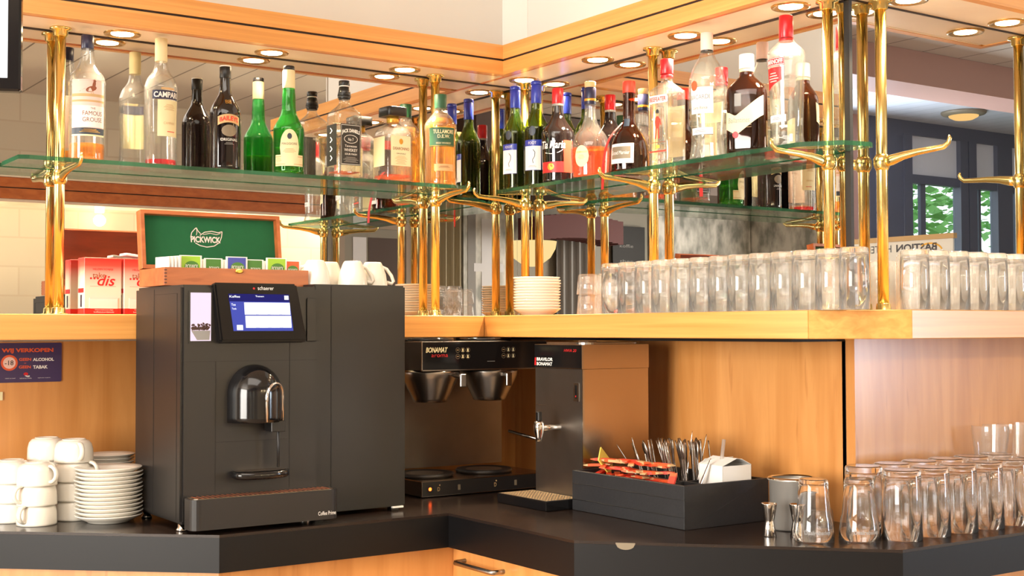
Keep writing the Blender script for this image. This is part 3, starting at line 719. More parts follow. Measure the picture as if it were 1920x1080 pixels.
W(G().box(x0, -.412, .9345, x1, -.20, .971, 'blackplastic').box(x0, -.4125, .971, x1, -.20, .9735, 'warm_steel').box(x0-.0005, -.4128, .934, x0+.0015, -.41, .9735, 'steel').box(x0, -.4128, .9335, x1, -.41, .935, 'steel'), 'base_unit', br)
g = G(); f = fA(-.4126)
g.poly([f(x0+.014, .943), f(x0+.034, .943), f(x0+.034, .962), f(x0+.014, .962)], 'black').disc(fA(-.4130), x0+.024, .9525, .0045, .0045, 'pilot')
for bx in (x0+.050, x0+.225): g.text('D', 'tan', f, .010, .007, bx, .951).disc(f, bx+.003, .961, .0018, .0022, 'tan', 8)
for bx in (x0+.112, x0+.29): g.poly([f(bx-.004, .945), f(bx+.004, .945), f(bx+.004, .959), f(bx-.004, .959)], 'taupe')
W(g, 'switches', br, label='row of switches with a glowing orange pilot light')
for i, (px_, py_) in enumerate(((-.512, -.305), (-.325, -.305))):
    hp = W(G().lathe([(.9735, .074), (.979, .078), (.984, .074), (.984, .068), (.9815, .064)], 'blackplastic', 40, (px_, py_, 0)), 'warmer_plate', br)
    W(G().lathe([(.9817, .050), (.9822, .050)], 'dark_steel', 32, (px_, py_, 0)), 'warmer_disc', hp)
    tp = W(G().lathe([(1.3305, .074), (1.334, .078), (1.3385, .076), (1.3385, .066), (1.336, .064)], 'gloss_black', 40, (px_, py_, 0)), 'top_warmer_plate', br)
    bk = W(G().lathe([(1.170, .040), (1.172, .044), (1.180, .047), (1.232, .074), (1.246, .078), (1.2555, .078), (1.2555, .0)], 'steel', 40, (px_, py_-.028, 0)), 'filter_basket', br)
    hx = px_+(.038 if i == 0 else -.005); hy_ = py_-.028-.075
    W(G().box(hx-.009, hy_-.030, 1.212, hx+.009, hy_-.022, 1.246, 'steel').box(hx-.008, hy_-.024, 1.236, hx+.008, hy_+.014, 1.246, 'steel'), 'basket_handle', bk, .002)
W(G().tube([(-.225, -.28, 1.078), (-.200, -.33, 1.066), (-.165, -.40, 1.050)], .004, 'steel', 10), 'side_rod', br)
for x in (x0+.02, x1-.02):
    for y in (-.39, -.22): W(G().lathe([(WT, .010), (.9345, .010)], 'black', 12, (x, y, 0)), 'foot', br)

# ------------------------------------------------------------------ hot water boiler
bo = thing('hot_water_boiler', 'steel hot water boiler with tap, brownish side and black header', 'boiler', (-.25, -.69, WT))
bx, by0_, by1_ = -.3568, -.79, -.596
W(G().box(bx, by0_, .945, -.150, by1_, 1.2637, 'warm_steel').box(bx-.0015, by0_-.0005, .945, bx, by1_, 1.2637, 'dark_steel').box(bx-.002, by0_-.0022, .945, bx+.003, by0_, 1.2637, 'steel'), 'tank_body', bo)
hdr = W(G().box(bx-.003, by0_-.0025, 1.2645, -.150, by1_+.001, 1.3235, 'warm_steel').box(bx-.0042, by0_-.001, 1.266, bx-.003, by1_, 1.322, 'gloss_black').box(bx-.0045, by0_-.003, 1.2645, bx, by0_-.0008, 1.3235, 'steel'), 'header', bo)
f = fB(bx-.0048)
g = G(); s0 = -by1_
g.poly([f(s0+.000, 1.2705), f(s0+.007, 1.2705), f(s0+.007, 1.290), f(s0+.002, 1.290)], 'red')
g.text('BRAVILOR', 'white', f, .0085, .068, s0+.044, 1.2860, bold=.025).text('BONAMAT', 'white', f, .0085, .066, s0+.043, 1.2745, bold=.025).text('HWA 20', 'red', f, .007, .05, s0+.150, 1.309, shear=.2)
W(g, 'header_lettering', hdr)
W(G().prism(rrect(-.345, -.78, -.162, -.605, .03), 1.3236, 1.3285, 'steel').box(-.300, -.74, 1.3285, -.275, -.70, 1.3325, 'steel'), 'lid', bo)
g = G().box(bx-.0035, -.7785, 1.186, bx-.0015, -.757, 1.2305, 'steel').box(bx-.0042, -.7715, 1.193, bx-.0035, -.7635, 1.2245, 'black').box(bx-.0045, -.769, 1.196, bx-.0042, -.766, 1.200, 'red')
W(g, 'level_gauge', bo)
g = G().tube([(bx, -.697, 1.1195), (bx-.058, -.697, 1.1195)], [.0075, .0065], 'chrome', 14)
g.lathe([(1.088, .0075), (1.098, .0085), (1.112, .0125), (1.122, .0135), (1.132, .0125), (1.136, .010)], 'chrome', 20, (bx-.064, -.697, 0)); tp = W(g, 'tap', bo)
W(G().box(bx-.070, -.703, 1.136, bx-.058, -.691, 1.160, 'black'), 'tap_lever', tp, .002)
W(G().box(bx-.0022, -.640, 1.1705, bx-.0014, -.60, 1.1715, 'steel'), 'label_line', bo)
for x in (bx+.02, -.17):
    for y in (by0_+.02, by1_-.02): W(G().lathe([(WT, .011), (.945, .011)], 'black', 12, (x, y, 0)), 'foot', bo)
dt = W(G().box(-.467, -.789, WT+.0005, bx-.002, -.583, .953, 'gloss_black'), 'drip_tray', bo, .0012)
g = G().box(-.4665, -.7885, .953, bx-.002, -.5835, .9542, 'steel').box(-.4640, -.786, .9542, bx-.004, -.586, .9546, 'dark_steel')
for i in range(11):
    for j in range(18): g.box(-.461+i*.0092, -.783+j*.0110, .9546, -.4565+i*.0092, -.7775+j*.0110, .9548, 'tan')
W(g, 'drip_grate', dt, label='fine punched steel drip grate')

# ------------------------------------------------------------------ black condiment crate
cr = thing('condiment_crate', 'black painted wooden crate holding sticks, cutlery and a white carton', 'crate', (-.27, -.99, WT))
X0, X1, Y0, Y1, Z0, Z1 = -.3945, -.140, -1.192, -.796, WT+.0005, 1.0245
g = G(); th = .009
g.box(X0, Y0, Z0, X0+th, Y1, Z1, 'black_wood').box(X1-th, Y0, Z0, X1, Y1, Z1, 'black_wood').box(X0+th, Y0, Z0, X1-th, Y0+th, Z1, 'black_wood').box(X0+th, Y1-th, Z0, X1-th, Y1, Z1, 'black_wood').box(X0+th, Y0+th, Z0, X1-th, Y1-th, Z0+.006, 'black_wood')
W(g, 'crate_walls', cr, .001)
g = G().box(X0+.105, Y0+th, Z0+.006, X0+.111, Y1-th, Z1-.008, 'black_wood').box(X0+th, -1.075, Z0+.006, X1-th, -1.069, Z1-.008, 'black_wood'); W(g, 'dividers', cr)
g = G()
for z in (.957, .994):
    pts = [(X0-.0005, Y1-.002-(Y1-Y0)*i/12, z+random.uniform(-.0015, .0015)) for i in range(13)]; g.tube(pts, .0007, 'black_gap', 5)
W(g, 'board_cracks', cr)
# sugar sticks
def stick(x, y, z, a, tilt, mat, L=.085, wd=.014, label='', grp=''):
    T = Matrix.Translation((x, y, z)) @ Matrix.Rotation(a, 4, 'Z') @ Matrix.Rotation(tilt, 4, 'Y')
    g = G()
    for s_ in range(6):
        u0, u1 = -L/2+L*s_/6, -L/2+L*(s_+1)/6; t0 = .0008 if s_ in (0,) else .003; t1 = .0008 if s_ == 5 else .003
        k = g.add([T @ Vector(p) for p in ((u0, -wd/2, -t0), (u0, wd/2, -t0), (u0, wd/2, t0), (u0, -wd/2, t0), (u1, -wd/2, -t1), (u1, wd/2, -t1), (u1, wd/2, t1), (u1, -wd/2, t1))])
        mm = mat if 0 < s_ < 5 else ('orange' if mat != 'orange' else 'tan')
        g.face([k, k+1, k+5, k+4], mm); g.face([k+3, k+7, k+6, k+2], mm); g.face([k, k+4, k+7, k+3], mm); g.face([k+1, k+2, k+6, k+5], mm)
        if s_ == 0: g.face([k, k+3, k+2, k+1], mm)
        if s_ == 5: g.face([k+4, k+5, k+6, k+7], mm)
    return tag(g.build('sugar_stick'), label, 'sugar stick', grp)
rnd = random.Random(3)
layer = 0
for i in range(90):
    lv = (i//13)*.72; x = rnd.uniform(X0+.050, X0+.064); y = -1.050+(i % 13)*.0180+rnd.uniform(-.006, .006)
    mt = rnd.choice(['hotred', 'hotred', 'orange', 'hotred', 'orange', 'tan'])
    stick(x, y, .946+lv*.0245+rnd.uniform(-.002, .004), rnd.uniform(.9, 2.1) if rnd.random() < .72 else rnd.uniform(.2, 1.0), rnd.uniform(-.10, .10), mt, .078, .013,
          {'hotred': 'red sugar stick heaped at the front of the black crate', 'orange': 'orange sugar stick heaped at the front of the black crate', 'tan': 'beige sugar stick heaped at the front of the black crate'}[mt], {'hotred': 'red sugar sticks', 'orange': 'orange sugar sticks', 'tan': 'beige sugar sticks'}[mt])
g = G(); T = Matrix.Translation((-.330, -.842, 1.045)) @ Matrix.Rotation(.5, 4, 'Z') @ Matrix.Rotation(1.15, 4, 'X') @ Matrix.Rotation(.6, 4, 'Z')
g.box(-.026, -.026, -.0015, .026, .026, .0015, 'cream', T); g.text('tea', 'orange', lambda x, z: tuple(T @ Vector((x, z, .0017))), .008, None, 0, 0)
M['sweet'] = pbr('yellow_paper', (236, 214, 96), .6); g.mats[0] = M['sweet']
tag(g.build('yellow_packet', None, .0006), 'pale yellow paper packet standing at the left end of the crate', 'packet')
t = stick(-.372, -1.125, 1.020, .3, -1.05, 'hotred', .055, .016, 'single red stick leaning out at the crate corner', '')
# cutlery
def knife(T, label, L=.20):
    g = G()
    for s_, (z, w_, h_) in enumerate([(0, .0045, .003), (.01, .008, .0035), (.09, .0065, .003), (.10, .004, .0025)]): pass
    g.lathe([(0, .004, .002), (.01, .0075, .003), (.085, .0065, .0028), (.10, .004, .0022), (.105, .004, .0014), (.12, .0085, .0010), (L-.03, .0095, .0007), (L-.008, .006, .0006), (L, .001, .0005)], 'steel', 14, T=T)
    return tag(g.build('teaspoon' if 'spoon' in label else 'knife'), label, 'cutlery', 'cutlery in the black crate')
def spoon(T, label):
    g = G()
    g.lathe([(0, .0078, .0014), (.02, .0072, .0018), (.07, .0042, .0018), (.110, .0030, .0016), (.116, .005, .0018), (.126, .0115, .0024), (.138, .0145, .0034), (.150, .0115, .0024), (.158, .001, .001)], 'steel', 14, T=T)
    return tag(g.build('teaspoon'), label, 'cutlery', 'teaspoons in the black crate')
for i in range(40):
    x = rnd.uniform(-.270, -.165); y = -1.045+(i % 10)*.0125+rnd.uniform(-.004, .004); q_ = (y+.98)*4.0
    T = Matrix.Translation((x, y-.005, .944+rnd.uniform(0, .004))) @ Matrix.Rotation(-(.10+max(0, q_)*.9)+rnd.uniform(-.12, .10), 4, 'X') @ Matrix.Rotation(rnd.uniform(-.22, .10), 4, 'Y') @ Matrix.Rotation(rnd.uniform(-.5, .5)+.9, 4, 'Z')
    T2 = T @ Matrix.Translation((0, 0, .156)) @ Matrix.Rotation(PI, 4, 'X')
    spoon(T2 if i % 4 else T, 'steel teaspoon in the bundle at the back of the crate')
def blade(b_, t_, m, lb, name='knife'):
    b_, t_ = Vector(b_), Vector(t_); d = (t_-b_).normalized(); q = d.to_track_quat('Z', 'Y').to_matrix().to_4x4()
    T = Matrix.Translation(b_) @ q @ Matrix.Rotation(.5, 4, 'Z'); k = (t_-b_).length/.18
    g = G(); g.lathe([(z*k, a, b2) for z, a, b2 in ((0, .004, .002), (.01, .0075, .003), (.085, .0065, .0028), (.10, .004, .0022), (.12, .0085, .0010), (.15, .0095, .0007), (.172, .006, .0006), (.18, .001, .0005))], m, 14, T=T)
    tag(g.build(name), lb, 'cutlery')
blade((-.235, -1.01, .942), (-.226, -1.035, 1.125), 'chrome', 'tall broad knife blade standing highest in the crate')
blade((-.225, -1.03, .942), (-.205, -1.060, 1.118), 'steel', 'knife just right of the tallest one in the crate')
blade((-.262, -.925, .965), (-.305, -.855, 1.085), 'dark_steel', 'dark knife leaning left over the sugar sticks')
blade((-.27, -.93, .945), (-.30, -.905, 1.105), 'steel', 'thin knife point rising above the red sticks')
blade((-.30, -1.098, .940), (-.262, -1.135, 1.072), 'chrome', 'bright handle leaning right beside the white carton')
g = G().tube([(-.235, -1.12, .94), (-.222, -1.135, 1.112)], .0042, thin('clear_stick', (.9, .9, .88), haze=.25), 10)
tag(g.build('stir_stick'), 'clear plastic stirring stick beside the white carton', 'stir stick')
g = G(); ct = thing('white_carton', 'open white cardboard carton in the back corner of the crate', 'carton', (-.215, -1.13, .99), -.05)
cw, cd, ch = .084, .082, .066
g.box(-cw/2, -cd/2, 0, -cw/2+.001, cd/2, ch, 'paper').box(cw/2-.001, -cd/2, 0, cw/2, cd/2, ch, 'paper').box(-cw/2, -cd/2, 0, cw/2, -cd/2+.001, ch, 'paper').box(-cw/2, cd/2-.001, 0, cw/2, cd/2, ch, 'paper').box(-cw/2, -cd/2, 0, cw/2, cd/2, .001, 'paper')
g.build('carton_walls', ct)
T = Matrix.Translation((-cw/2, 0, ch)) @ Matrix.Rotation(-.35, 4, 'Y')
g = G().box(0, -cd/2, 0, .045, cd/2, .0008, 'paper', T).box(-.03, -cd/2, 0, 0, cd/2, .0008, 'paper', Matrix.Translation((cw/2, 0, ch)) @ Matrix.Rotation(.45, 4, 'Y')).box(-cw/2, -.004, 0, cw/2, -.0032, .025, 'paper', Matrix.Translation((0, cd/2, ch)) @ Matrix.Rotation(.9, 4, 'X')); g.build('flaps', ct)

# ------------------------------------------------------------------ jiggers, steel pot
def jig(x, y, lb, first=[None]):
    if first[0] is None:
        t = tag(G().lathe([(0, .0145), (.001, .015), (.026, .0105), (.030, .0095), (.034, .0105), (.066, .0165), (.068, .0168), (.0675, .0155), (.04, .009)], 'chrome', 28).build('jigger', loc=(x, y, WT+.0005)), lb, 'measuring cup', 'double spirit measures'); first[0] = t
    else:
        c = first[0].copy(); COL.objects.link(c); c.location = (x, y, WT+.0005); c['label'] = lb
jig(-.302, -1.352, 'steel double measure cup standing clear left of the tumblers'); jig(-.262, -1.392, 'steel double measure cup half hidden behind a tumbler')
M['pot_steel'] = pbr('satin_pot_steel', (206, 202, 196), .34, .72, var=.05)
pt = thing('steel_pot', 'round steel pot beside the black crate behind the measures', 'pot', (-.187, -1.309, WT+.0005))
G().lathe([(0, .046), (.003, .048), (.102, .050), (.106, .0535), (.108, .0535), (.1075, .050), (.09, .0475), (.01, .046)], 'pot_steel', 48, cap1=True).build('pot_body', pt)
G().lathe([(.108, .0545), (.111, .053), (.1115, .048), (.109, .046)], 'chrome', 48, cap0=False, cap1=False).build('pot_rim', pt)

# ------------------------------------------------------------------ drinking glasses
def tumbler_mesh(rb, rt, Hh, base=.012, wall=.0022, mat='tumbler', n=24, prof=None):
    """stands upside down: rim (radius rb) on the support, thick closed base (radius rt) on top"""
    g = G()
    outer = prof or [(0, rb-.0008), (.001, rb), (Hh*.5, (rb+rt)/2), (Hh-.004, rt), (Hh-.001, rt-.002), (Hh, rt-.005)]
    g.lathe(outer, mat, n, cap0=False, cap1=True)
    inner = [(0, rb-.0008), (.001, rb-wall)] + [(z, max(r-wall, .004)) for z, r in outer[2:-2]][:-1] + [(Hh-base-.004, rt-wall-.001), (Hh-base, rt-wall-.006)]
    k = len(g.f); g.lathe(inner, mat, n, cap0=False, cap1=True)
    for i in range(k, len(g.f)): g.f[i] = g.f[i][::-1]
    return g
tall = tumbler_mesh(.0300, .0285, .122, .012, .002).build('tall_glass')
tag(tall, 'x', 'glass')
def place(proto, x, y, z, lb, grp, used=set(), rz=0):
    if proto.name not in used: used.add(proto.name); o = proto
    else: o = proto.copy(); COL.objects.link(o)
    o.location = (x, y, z); o['label'] = lb; o['group'] = grp; o.rotation_euler.z = rz; return o
mg = bpy.data.materials.new('dishwashed_glass'); mg.use_nodes = True; nt = mg.node_tree; nt.nodes.clear()  # whitish haze mixed into the glass to give a lit glow
o_ = nt.nodes.new('ShaderNodeOutputMaterial'); a_ = nt.nodes.new('ShaderNodeBsdfGlass'); a_.inputs['IOR'].default_value = 1.44; a_.inputs['Roughness'].default_value = 0
b_ = nt.nodes.new('ShaderNodeBsdfTranslucent'); c_ = nt.nodes.new('ShaderNodeBsdfDiffuse'); x_ = nt.nodes.new('ShaderNodeMixShader'); y_ = nt.nodes.new('ShaderNodeMixShader'); y_.inputs[0].default_value = .10
nt.links.new(b_.outputs[0], x_.inputs[1]); nt.links.new(c_.outputs[0], x_.inputs[2]); nt.links.new(a_.outputs[0], y_.inputs[1]); nt.links.new(x_.outputs[0], y_.inputs[2]); nt.links.new(y_.outputs[0], o_.inputs[0]); M['tumbler_ledge'] = mg
mw = mg.copy(); mw.name = 'rinsed_glass'; [n_ for n_ in mw.node_tree.nodes if n_.type == 'MIX_SHADER' and abs(n_.inputs[0].default_value-.10) < .01][0].inputs[0].default_value = .018; M['tumbler_real'] = mw  # fainter haze mixed in for light-looking rims
tall_f = tumbler_mesh(.0300, .0285, .122, .012, .002, mat='tumbler_ledge', n=28).build('tall_glass'); tag(tall_f, 'x', 'glass')
for row, (u, nm) in enumerate(((-.282, 'front'), (-.213, 'middle'), (-.144, 'back'))):
    n_ = 13
    for i in range(n_):
        y = -.815-i*.0628-(.0 if row != 1 else .0)
        if i > (12, 10, 9)[row]: continue
        ends = 'tall clear glass, left end of the %s row on the right ledge' if i == 0 else 'tall clear glass, right end of the %s row on the right ledge' if i == (12, 10, 9)[row] else 'tall clear glass within the %s row on the right ledge'
        place(tall_f if row == 0 else tall, u+random.uniform(-.002, .002), y, LZ1+.0006, ends % nm, 'tall glasses, %s row on the right ledge' % nm)
for row, (yy, nm) in enumerate(((-1.582, 'front'), (-1.515, 'second'), (-1.448, 'third'), (-1.381, 'back'))):
    for i in range(9):
        x = -.118+i*.065+row*.012
        if row == 0 and i == 0: pass
        if row == 3 and x < .12: continue
        if row == 2 and x < .02: continue
        if row == 1 and x < -.08: continue
        place(tall_f if row == 0 else tall, x, yy, LZ1+.0006, 'tall clear glass in the %s row on the far right ledge' % nm, 'tall glasses, %s row on the far right ledge' % nm)
short = tumbler_mesh(.0305, .0260, .052, .006, .002).build('short_glass'); tag(short, 'x', 'glass')
for i, (x, y) in enumerate(((-.205, -.618), (-.195, -.688), (-.135, -.60))):
    for k in range(2):
        place(short, x, y, LZ1+.0006+k*.0525, '%s short glass of the %s pair right of the plate stack' % (('lower', 'upper')[k], ('left', 'right', 'rear')[i]), 'short glasses stacked in pairs on the ledge')
# worktop tumblers
big = tumbler_mesh(.0415, .0385, .142, .014, .0026, n=36, mat='tumbler_real').build('large_tumbler'); tag(big, 'x', 'glass')
k = 0
for row, yy in ((0, -1.535), (1, -1.440)):
    for i in range(6):
        x = -.108+i*.091+row*-.004
        lb = 'large upside-down tumbler, %s of the %s row at the right worktop end' % (('first from the left', 'second from the left', 'third from the left', 'fourth from the left', 'fifth from the left', 'sixth from the left')[i], ('front', 'rear')[row])
        place(big, x, yy, WT+.0006, lb, 'large tumblers on the worktop, %s row' % ('front', 'rear')[row])
cone = tumbler_mesh(.0415, .0290, .124, .010, .0024, n=36, mat='tumbler_real', prof=[(0, .0402), (.001, .0415), (.022, .0405), (.044, .0375), (.050, .0355), (.08, .0325), (.118, .0300), (.122, .0285), (.124, .0265)])
cone = cone.build('embossed_tumbler'); tag(cone, 'x', 'glass')
cg = thing('stepped_tumbler', 'x', 'glass', (0, 0, 0)); cone.name = 'glass_body'; cone.parent = cg
for kx in ('label', 'category', 'group'):
    if kx in cone: del cone[kx]
g = G(); fr = lambda x, z: (.0422*math.sin(x/.042), -.0422*math.cos(x/.042), z)
M['frost'] = thin('frosted_lettering', (.55, .56, .60), haze=.45, edge=.8)
g.text('Daairebadep', 'frost', lambda x, z: (.0418*math.sin(x/.042), -.0418*math.cos(x/.042), z), .011, .056, 0, .018, bold=.03, flip=False)
em = g.build('embossed_lettering', cg)
reg(cg, cone, em)
for i, (x, y, rz, lb) in enumerate(((-.262, -1.437, -.62, 'stepped upside-down tumbler with embossed lettering, left one at the worktop front'), (-.182, -1.487, -.45, 'stepped upside-down tumbler with embossed lettering, right one at the worktop front'))):
    if i == 0: cg.location = (x, y, WT+.0006); cg.rotation_euler.z = rz; cg['label'] = lb
    else: dup(cg, (x, y, WT+.0006), rz, lb)
place(short, -.185, -1.385, WT+.0006, 'short glass standing behind the two embossed tumblers', 'short glasses behind the embossed tumblers')
# tall tapered beer glasses at the right end of the worktop
beer = G(); bp = [(0, .030), (.003, .031), (.010, .030), (.06, .031), (.13, .036), (.172, .0415), (.188, .0435), (.20, .042)]
beer.lathe(bp, 'tumbler', 36, cap1=False); beer.lathe([(.014, .022), (.02, .027), (.06, .0285), (.13, .0335), (.172, .039), (.188, .041), (.20, .042)], 'tumbler', 36, cap1=False)
beer = beer.build('beer_glass'); tag(beer, 'x', 'glass')
bz = [(.400, -1.385, 'tall flared beer glass standing upright, nearest the pink-lit panel'), (.512, -1.372, 'tall flared beer glass standing upright, behind the last tumblers')]
for x, y, lb in bz: place(beer, x, y, WT+.0006, lb, 'upright beer glasses at the worktop end')

# ------------------------------------------------------------------ bottles
def interp(prof, z):
    for a, b_ in zip(prof[:-1], prof[1:]):
        if a[0] <= z <= b_[0]:
            t = (z-a[0])/max(b_[0]-a[0], 1e-9)
            ga = lambda p, i, d: p[i] if len(p) > i and p[i] else d
            rx = a[1]+(b_[1]-a[1])*t; ra, rb = ga(a, 2, a[1]), ga(b_, 2, b_[1]); ea, eb = ga(a, 3, 2), ga(b_, 3, 2)
            return rx, ra+(rb-ra)*t, ea+(eb-ea)*t
    p = prof[-1]; return p[1], p[1], 2
def smooth_prof(prof, k=4):
    """Catmull-Rom between control rings for soft shoulders"""
    P = [tuple(list(p) + [p[1]]*(3-len(p)) + [2]*(4-max(len(p), 3))) if len(p) < 4 else tuple(p) for p in prof]
    P = [(p[0], p[1], p[2] or p[1], p[3]) for p in P]; out = []
    for i in range(len(P)-1):
        p0, p1, p2, p3 = P[max(i-1, 0)], P[i], P[i+1], P[min(i+2, len(P)-1)]
        n_ = k if abs(p2[0]-p1[0]) > .006 else 1
        for j in range(n_):
            t = j/n_; q = []
            for c in range(4):
                lo, hi = min(p1[c], p2[c]), max(p1[c], p2[c])
                v = .5*(2*p1[c]+(p2[c]-p0[c])*t+(2*p0[c]-5*p1[c]+4*p2[c]-p3[c])*t*t+(3*p1[c]-p0[c]-3*p2[c]+p3[c])*t**3)
                m_ = (hi-lo)*.12; q.append(min(max(v, lo-m_ if c else lo), hi+m_ if c else hi))
            out.append(tuple(q))
    out.append(P[-1]); return out
def bottle(nm, label, x, y, rz, prof, glass, cap, liquid=None, labels=(), texts=(), extra=(), n=44, solid=False):
    t = thing(nm, label, 'bottle', (x, y, SZ+.0006), rz)
    sp = smooth_prof(prof)
    g = G(); g.lathe(sp, glass, n, cap1=True)
    if not solid:      # inner wall
        g.lathe([(max(z, .006), max(rx-.0022, .001), max(ry-.0022, .001), e) for z, rx, ry, e in sp if z > .002], glass, n, cap0=True, cap1=False)
    body = g.build('glass_body', t)
    if liquid:
        lv, lm = liquid; pp = [(max(z, .007), rx-.0032, ry-.0032, e) for z, rx, ry, e in sp if .004 < z < lv]
        rx, ry, e = interp(sp, lv); pp.append((lv, rx-.0032, ry-.0032, e)); G().lathe(pp, lm, n).build('spirit', t)
    if cap:
        g = G()
        for (z0, z1, r0, r1, m, *rest) in cap:
            e = rest[0] if rest else 2
            g.lathe([(z0, r0*.97, r0*.97, e), (z0+.001, r0, r0, e), (z1-.0012, r1, r1, e), (z1, r1-.0012, r1-.0012, e)], m, 36)
            if 'ridge' in rest:
                pass
        g.build('cap', t)
    def surf(d):
        def fn(a, z):
            rx, ry, e = interp(sp, z); 
            if e > 2.5 or abs(rx-ry) > .004:     # squared or flattened: a is position along the face, wrapping corners
                th = a/((rx+ry)/2) if rest_wrap[0] else None
                if th is None:
                    X = max(-rx*.999, min(rx*.999, a)); Y = -ry*max(0, 1-abs(X/rx)**e)**(1/e); return (X, Y-d, z)
                r = radial(th, rx, ry, e)+d; return (r*math.sin(th), -r*math.cos(th), z)
            th = a/rx; r = rx+d; return (r*math.sin(th), -r*math.cos(th), z)
        return fn
    rest_wrap = [False]
    for L_ in labels:
        g = G(); nm2 = L_.get('name', 'paper_label'); off = L_.get('d', .0005); fn = surf(off)
        if L_.get('side'):   # rotate label around the axis
            a0 = L_['side']; f0 = fn; fn = (lambda f0, a0: lambda a, z: (lambda p: (p[0]*math.cos(a0)-p[1]*math.sin(a0), p[0]*math.sin(a0)+p[1]*math.cos(a0), p[2]))(f0(a, z)))(f0, a0)
        x0, x1, z0, z1 = L_['box']
        if L_.get('shape') == 'oval':
            cxx, hw_, hh = (x0+x1)/2, (x1-x0)/2, (z1-z0)/2; cz_ = (z0+z1)/2
            hfn = lambda a: hh*max(0, 1-((a-cxx)/hw_)**2)**.5
            g.patch(fn, x0, x1, 0, 0, L_['m'], 20, 4, top=lambda a: cz_+hfn(a), bot=lambda a: cz_-hfn(a))
        else:
            g.patch(fn, x0, x1, z0, z1, L_['m'], 20, 4, top=L_.get('top'), bot=L_.get('bot'))
        for k_, (b0, b1, c0, c1, m) in enumerate(L_.get('bands', ())):
            f2 = surf(off+.0002+.00003*k_)
            if L_.get('side'):
                a0 = L_['side']; f3 = f2; f2 = (lambda f3, a0: lambda a, z: (lambda p: (p[0]*math.cos(a0)-p[1]*math.sin(a0), p[0]*math.sin(a0)+p[1]*math.cos(a0), p[2]))(f3(a, z)))(f3, a0)
            g.patch(f2, b0, b1, c0, c1, m, 16, 2)
        f2 = surf(off+.0005)
        if L_.get('side'):
            a0 = L_['side']; f3 = f2; f2 = (lambda f3, a0: lambda a, z: (lambda p: (p[0]*math.cos(a0)-p[1]*math.sin(a0), p[0]*math.sin(a0)+p[1]*math.cos(a0), p[2]))(f3(a, z)))(f3, a0)
        for (s_, m, h, w_, cx_, cz_, *o) in L_.get('txt', ()):
            kw = o[0] if o else {}; arc = kw.get('arc', 0)
            ff = f2 if not arc else (lambda a, z, arc=arc, cx_=cx_: f2(a, z-arc*(a-cx_)**2))
            g.text(s_, m, ff, h, w_, cx_, cz_, kw.get('bold', 0), kw.get('shear', 0))
        for fdraw in L_.get('draw', ()): fdraw(g, f2)
        g.build(nm2, t)
    return t
def scr(cx_, cz_, w_, m, rows, dz=.0032, h=.0012):   # tiny printed lines
    def d(g, f):
        for i in range(rows):
            k_ = w_*(.6+.4*((i*7) % 5)/4)
            g.patch(f, cx_-k_/2, cx_+k_/2, cz_-i*dz-h, cz_-i*dz, m, 8, 1)
    return d
mm = .001
# --- left shelf
def grouse(g, f):
    def el(cx_, cz_, rx, rz_, a, m, n=14):
        k = g.add([f(cx_+rx*math.cos(t)*math.cos(a)-rz_*math.sin(t)*math.sin(a), cz_+rx*math.cos(t)*math.sin(a)+rz_*math.sin(t)*math.cos(a)) for t in [2*PI*i/n for i in range(n)]])
        g.face([k+i for i in range(n)], m)
    el(.006, .1765, .0135, .0065, .35, 'brown'); el(.0125, .187, .0040, .010, -.18, 'brown'); el(.0135, .1965, .0032, .0030, 0, 'brown')
    g.poly([f(-.022, .1700), f(-.002, .1700), f(.002, .1800), f(-.010, .1765)], 'brown'); g.poly([f(.0165, .197), f(.0185, .1955), f(.0160, .1945)], 'black')
    for a, b_ in (((.004, .171), (.007, .164)), ((.008, .171), (.012, .165))): stroke(g, [a, b_], .0012, 'tan', f)
bottle('whisky_bottle', 'bird-label whisky bottle, first bottle on the left shelf', -1.341, -.085, -.20,
       [(0, .040), (.003, .0425), (.06, .0430), (.185, .0432), (.196, .0440), (.203, .0425), (.216, .0385), (.232, .026), (.250, .0185), (.285, .0145), (.300, .0140)], 'clear',
       [(.281, .315, .0150, .0152, 'navy')], (.046, 'amber'),
       [dict(box=(-.043, .043, .062, .200), m='pinkpaper', bands=[(-.043, .043, .145, .165, 'tan'), (-.043, .043, .150, .158, 'pinkpaper'), (-.043, .043, .062, .066, 'cream'), (-.043, .043, .066, .082, 'slate'), (-.043, .043, .084, .136, 'white')], draw=[grouse, scr(.004, .079, .05, 'gold', 3)],
             txt=[('THE', 'brown', .005, .012, .010, .1295), ('FAMOUS', 'brown', .0105, .048, .010, .1175), ('GROUSE', 'brown', .0105, .048, .010, .102)])])
bottle('aperitif_bottle', 'clear bottle with cream cap and crimson remainder, second on the left shelf', -1.161, -.10, .02,
       [(0, .036), (.003, .0400), (.03, .0398), (.10, .0385), (.190, .0408), (.205, .0400), (.225, .033), (.240, .022), (.255, .0165), (.275, .0145), (.300, .0140)], 'clear',
       [(.268, .327, .0152, .0152, 'cream')], (.018, 'redliquid'),
       [dict(box=(-.036, .036, .168, .190), m='navy', txt=[('CAMPARI', 'white', .0145, .064, .0, .179, dict(bold=.03))]), dict(box=(-.022, .036, .075, .166), m='cream', bands=[(.002, .024, .086, .088, 'red')], draw=[scr(.008, .155, .03, 'tan', 5)], txt=[('CAMPARI', 'tan', .006, .03, .008, .108)]),
        dict(box=(-.014, .020, .192, .197), m='tan')])
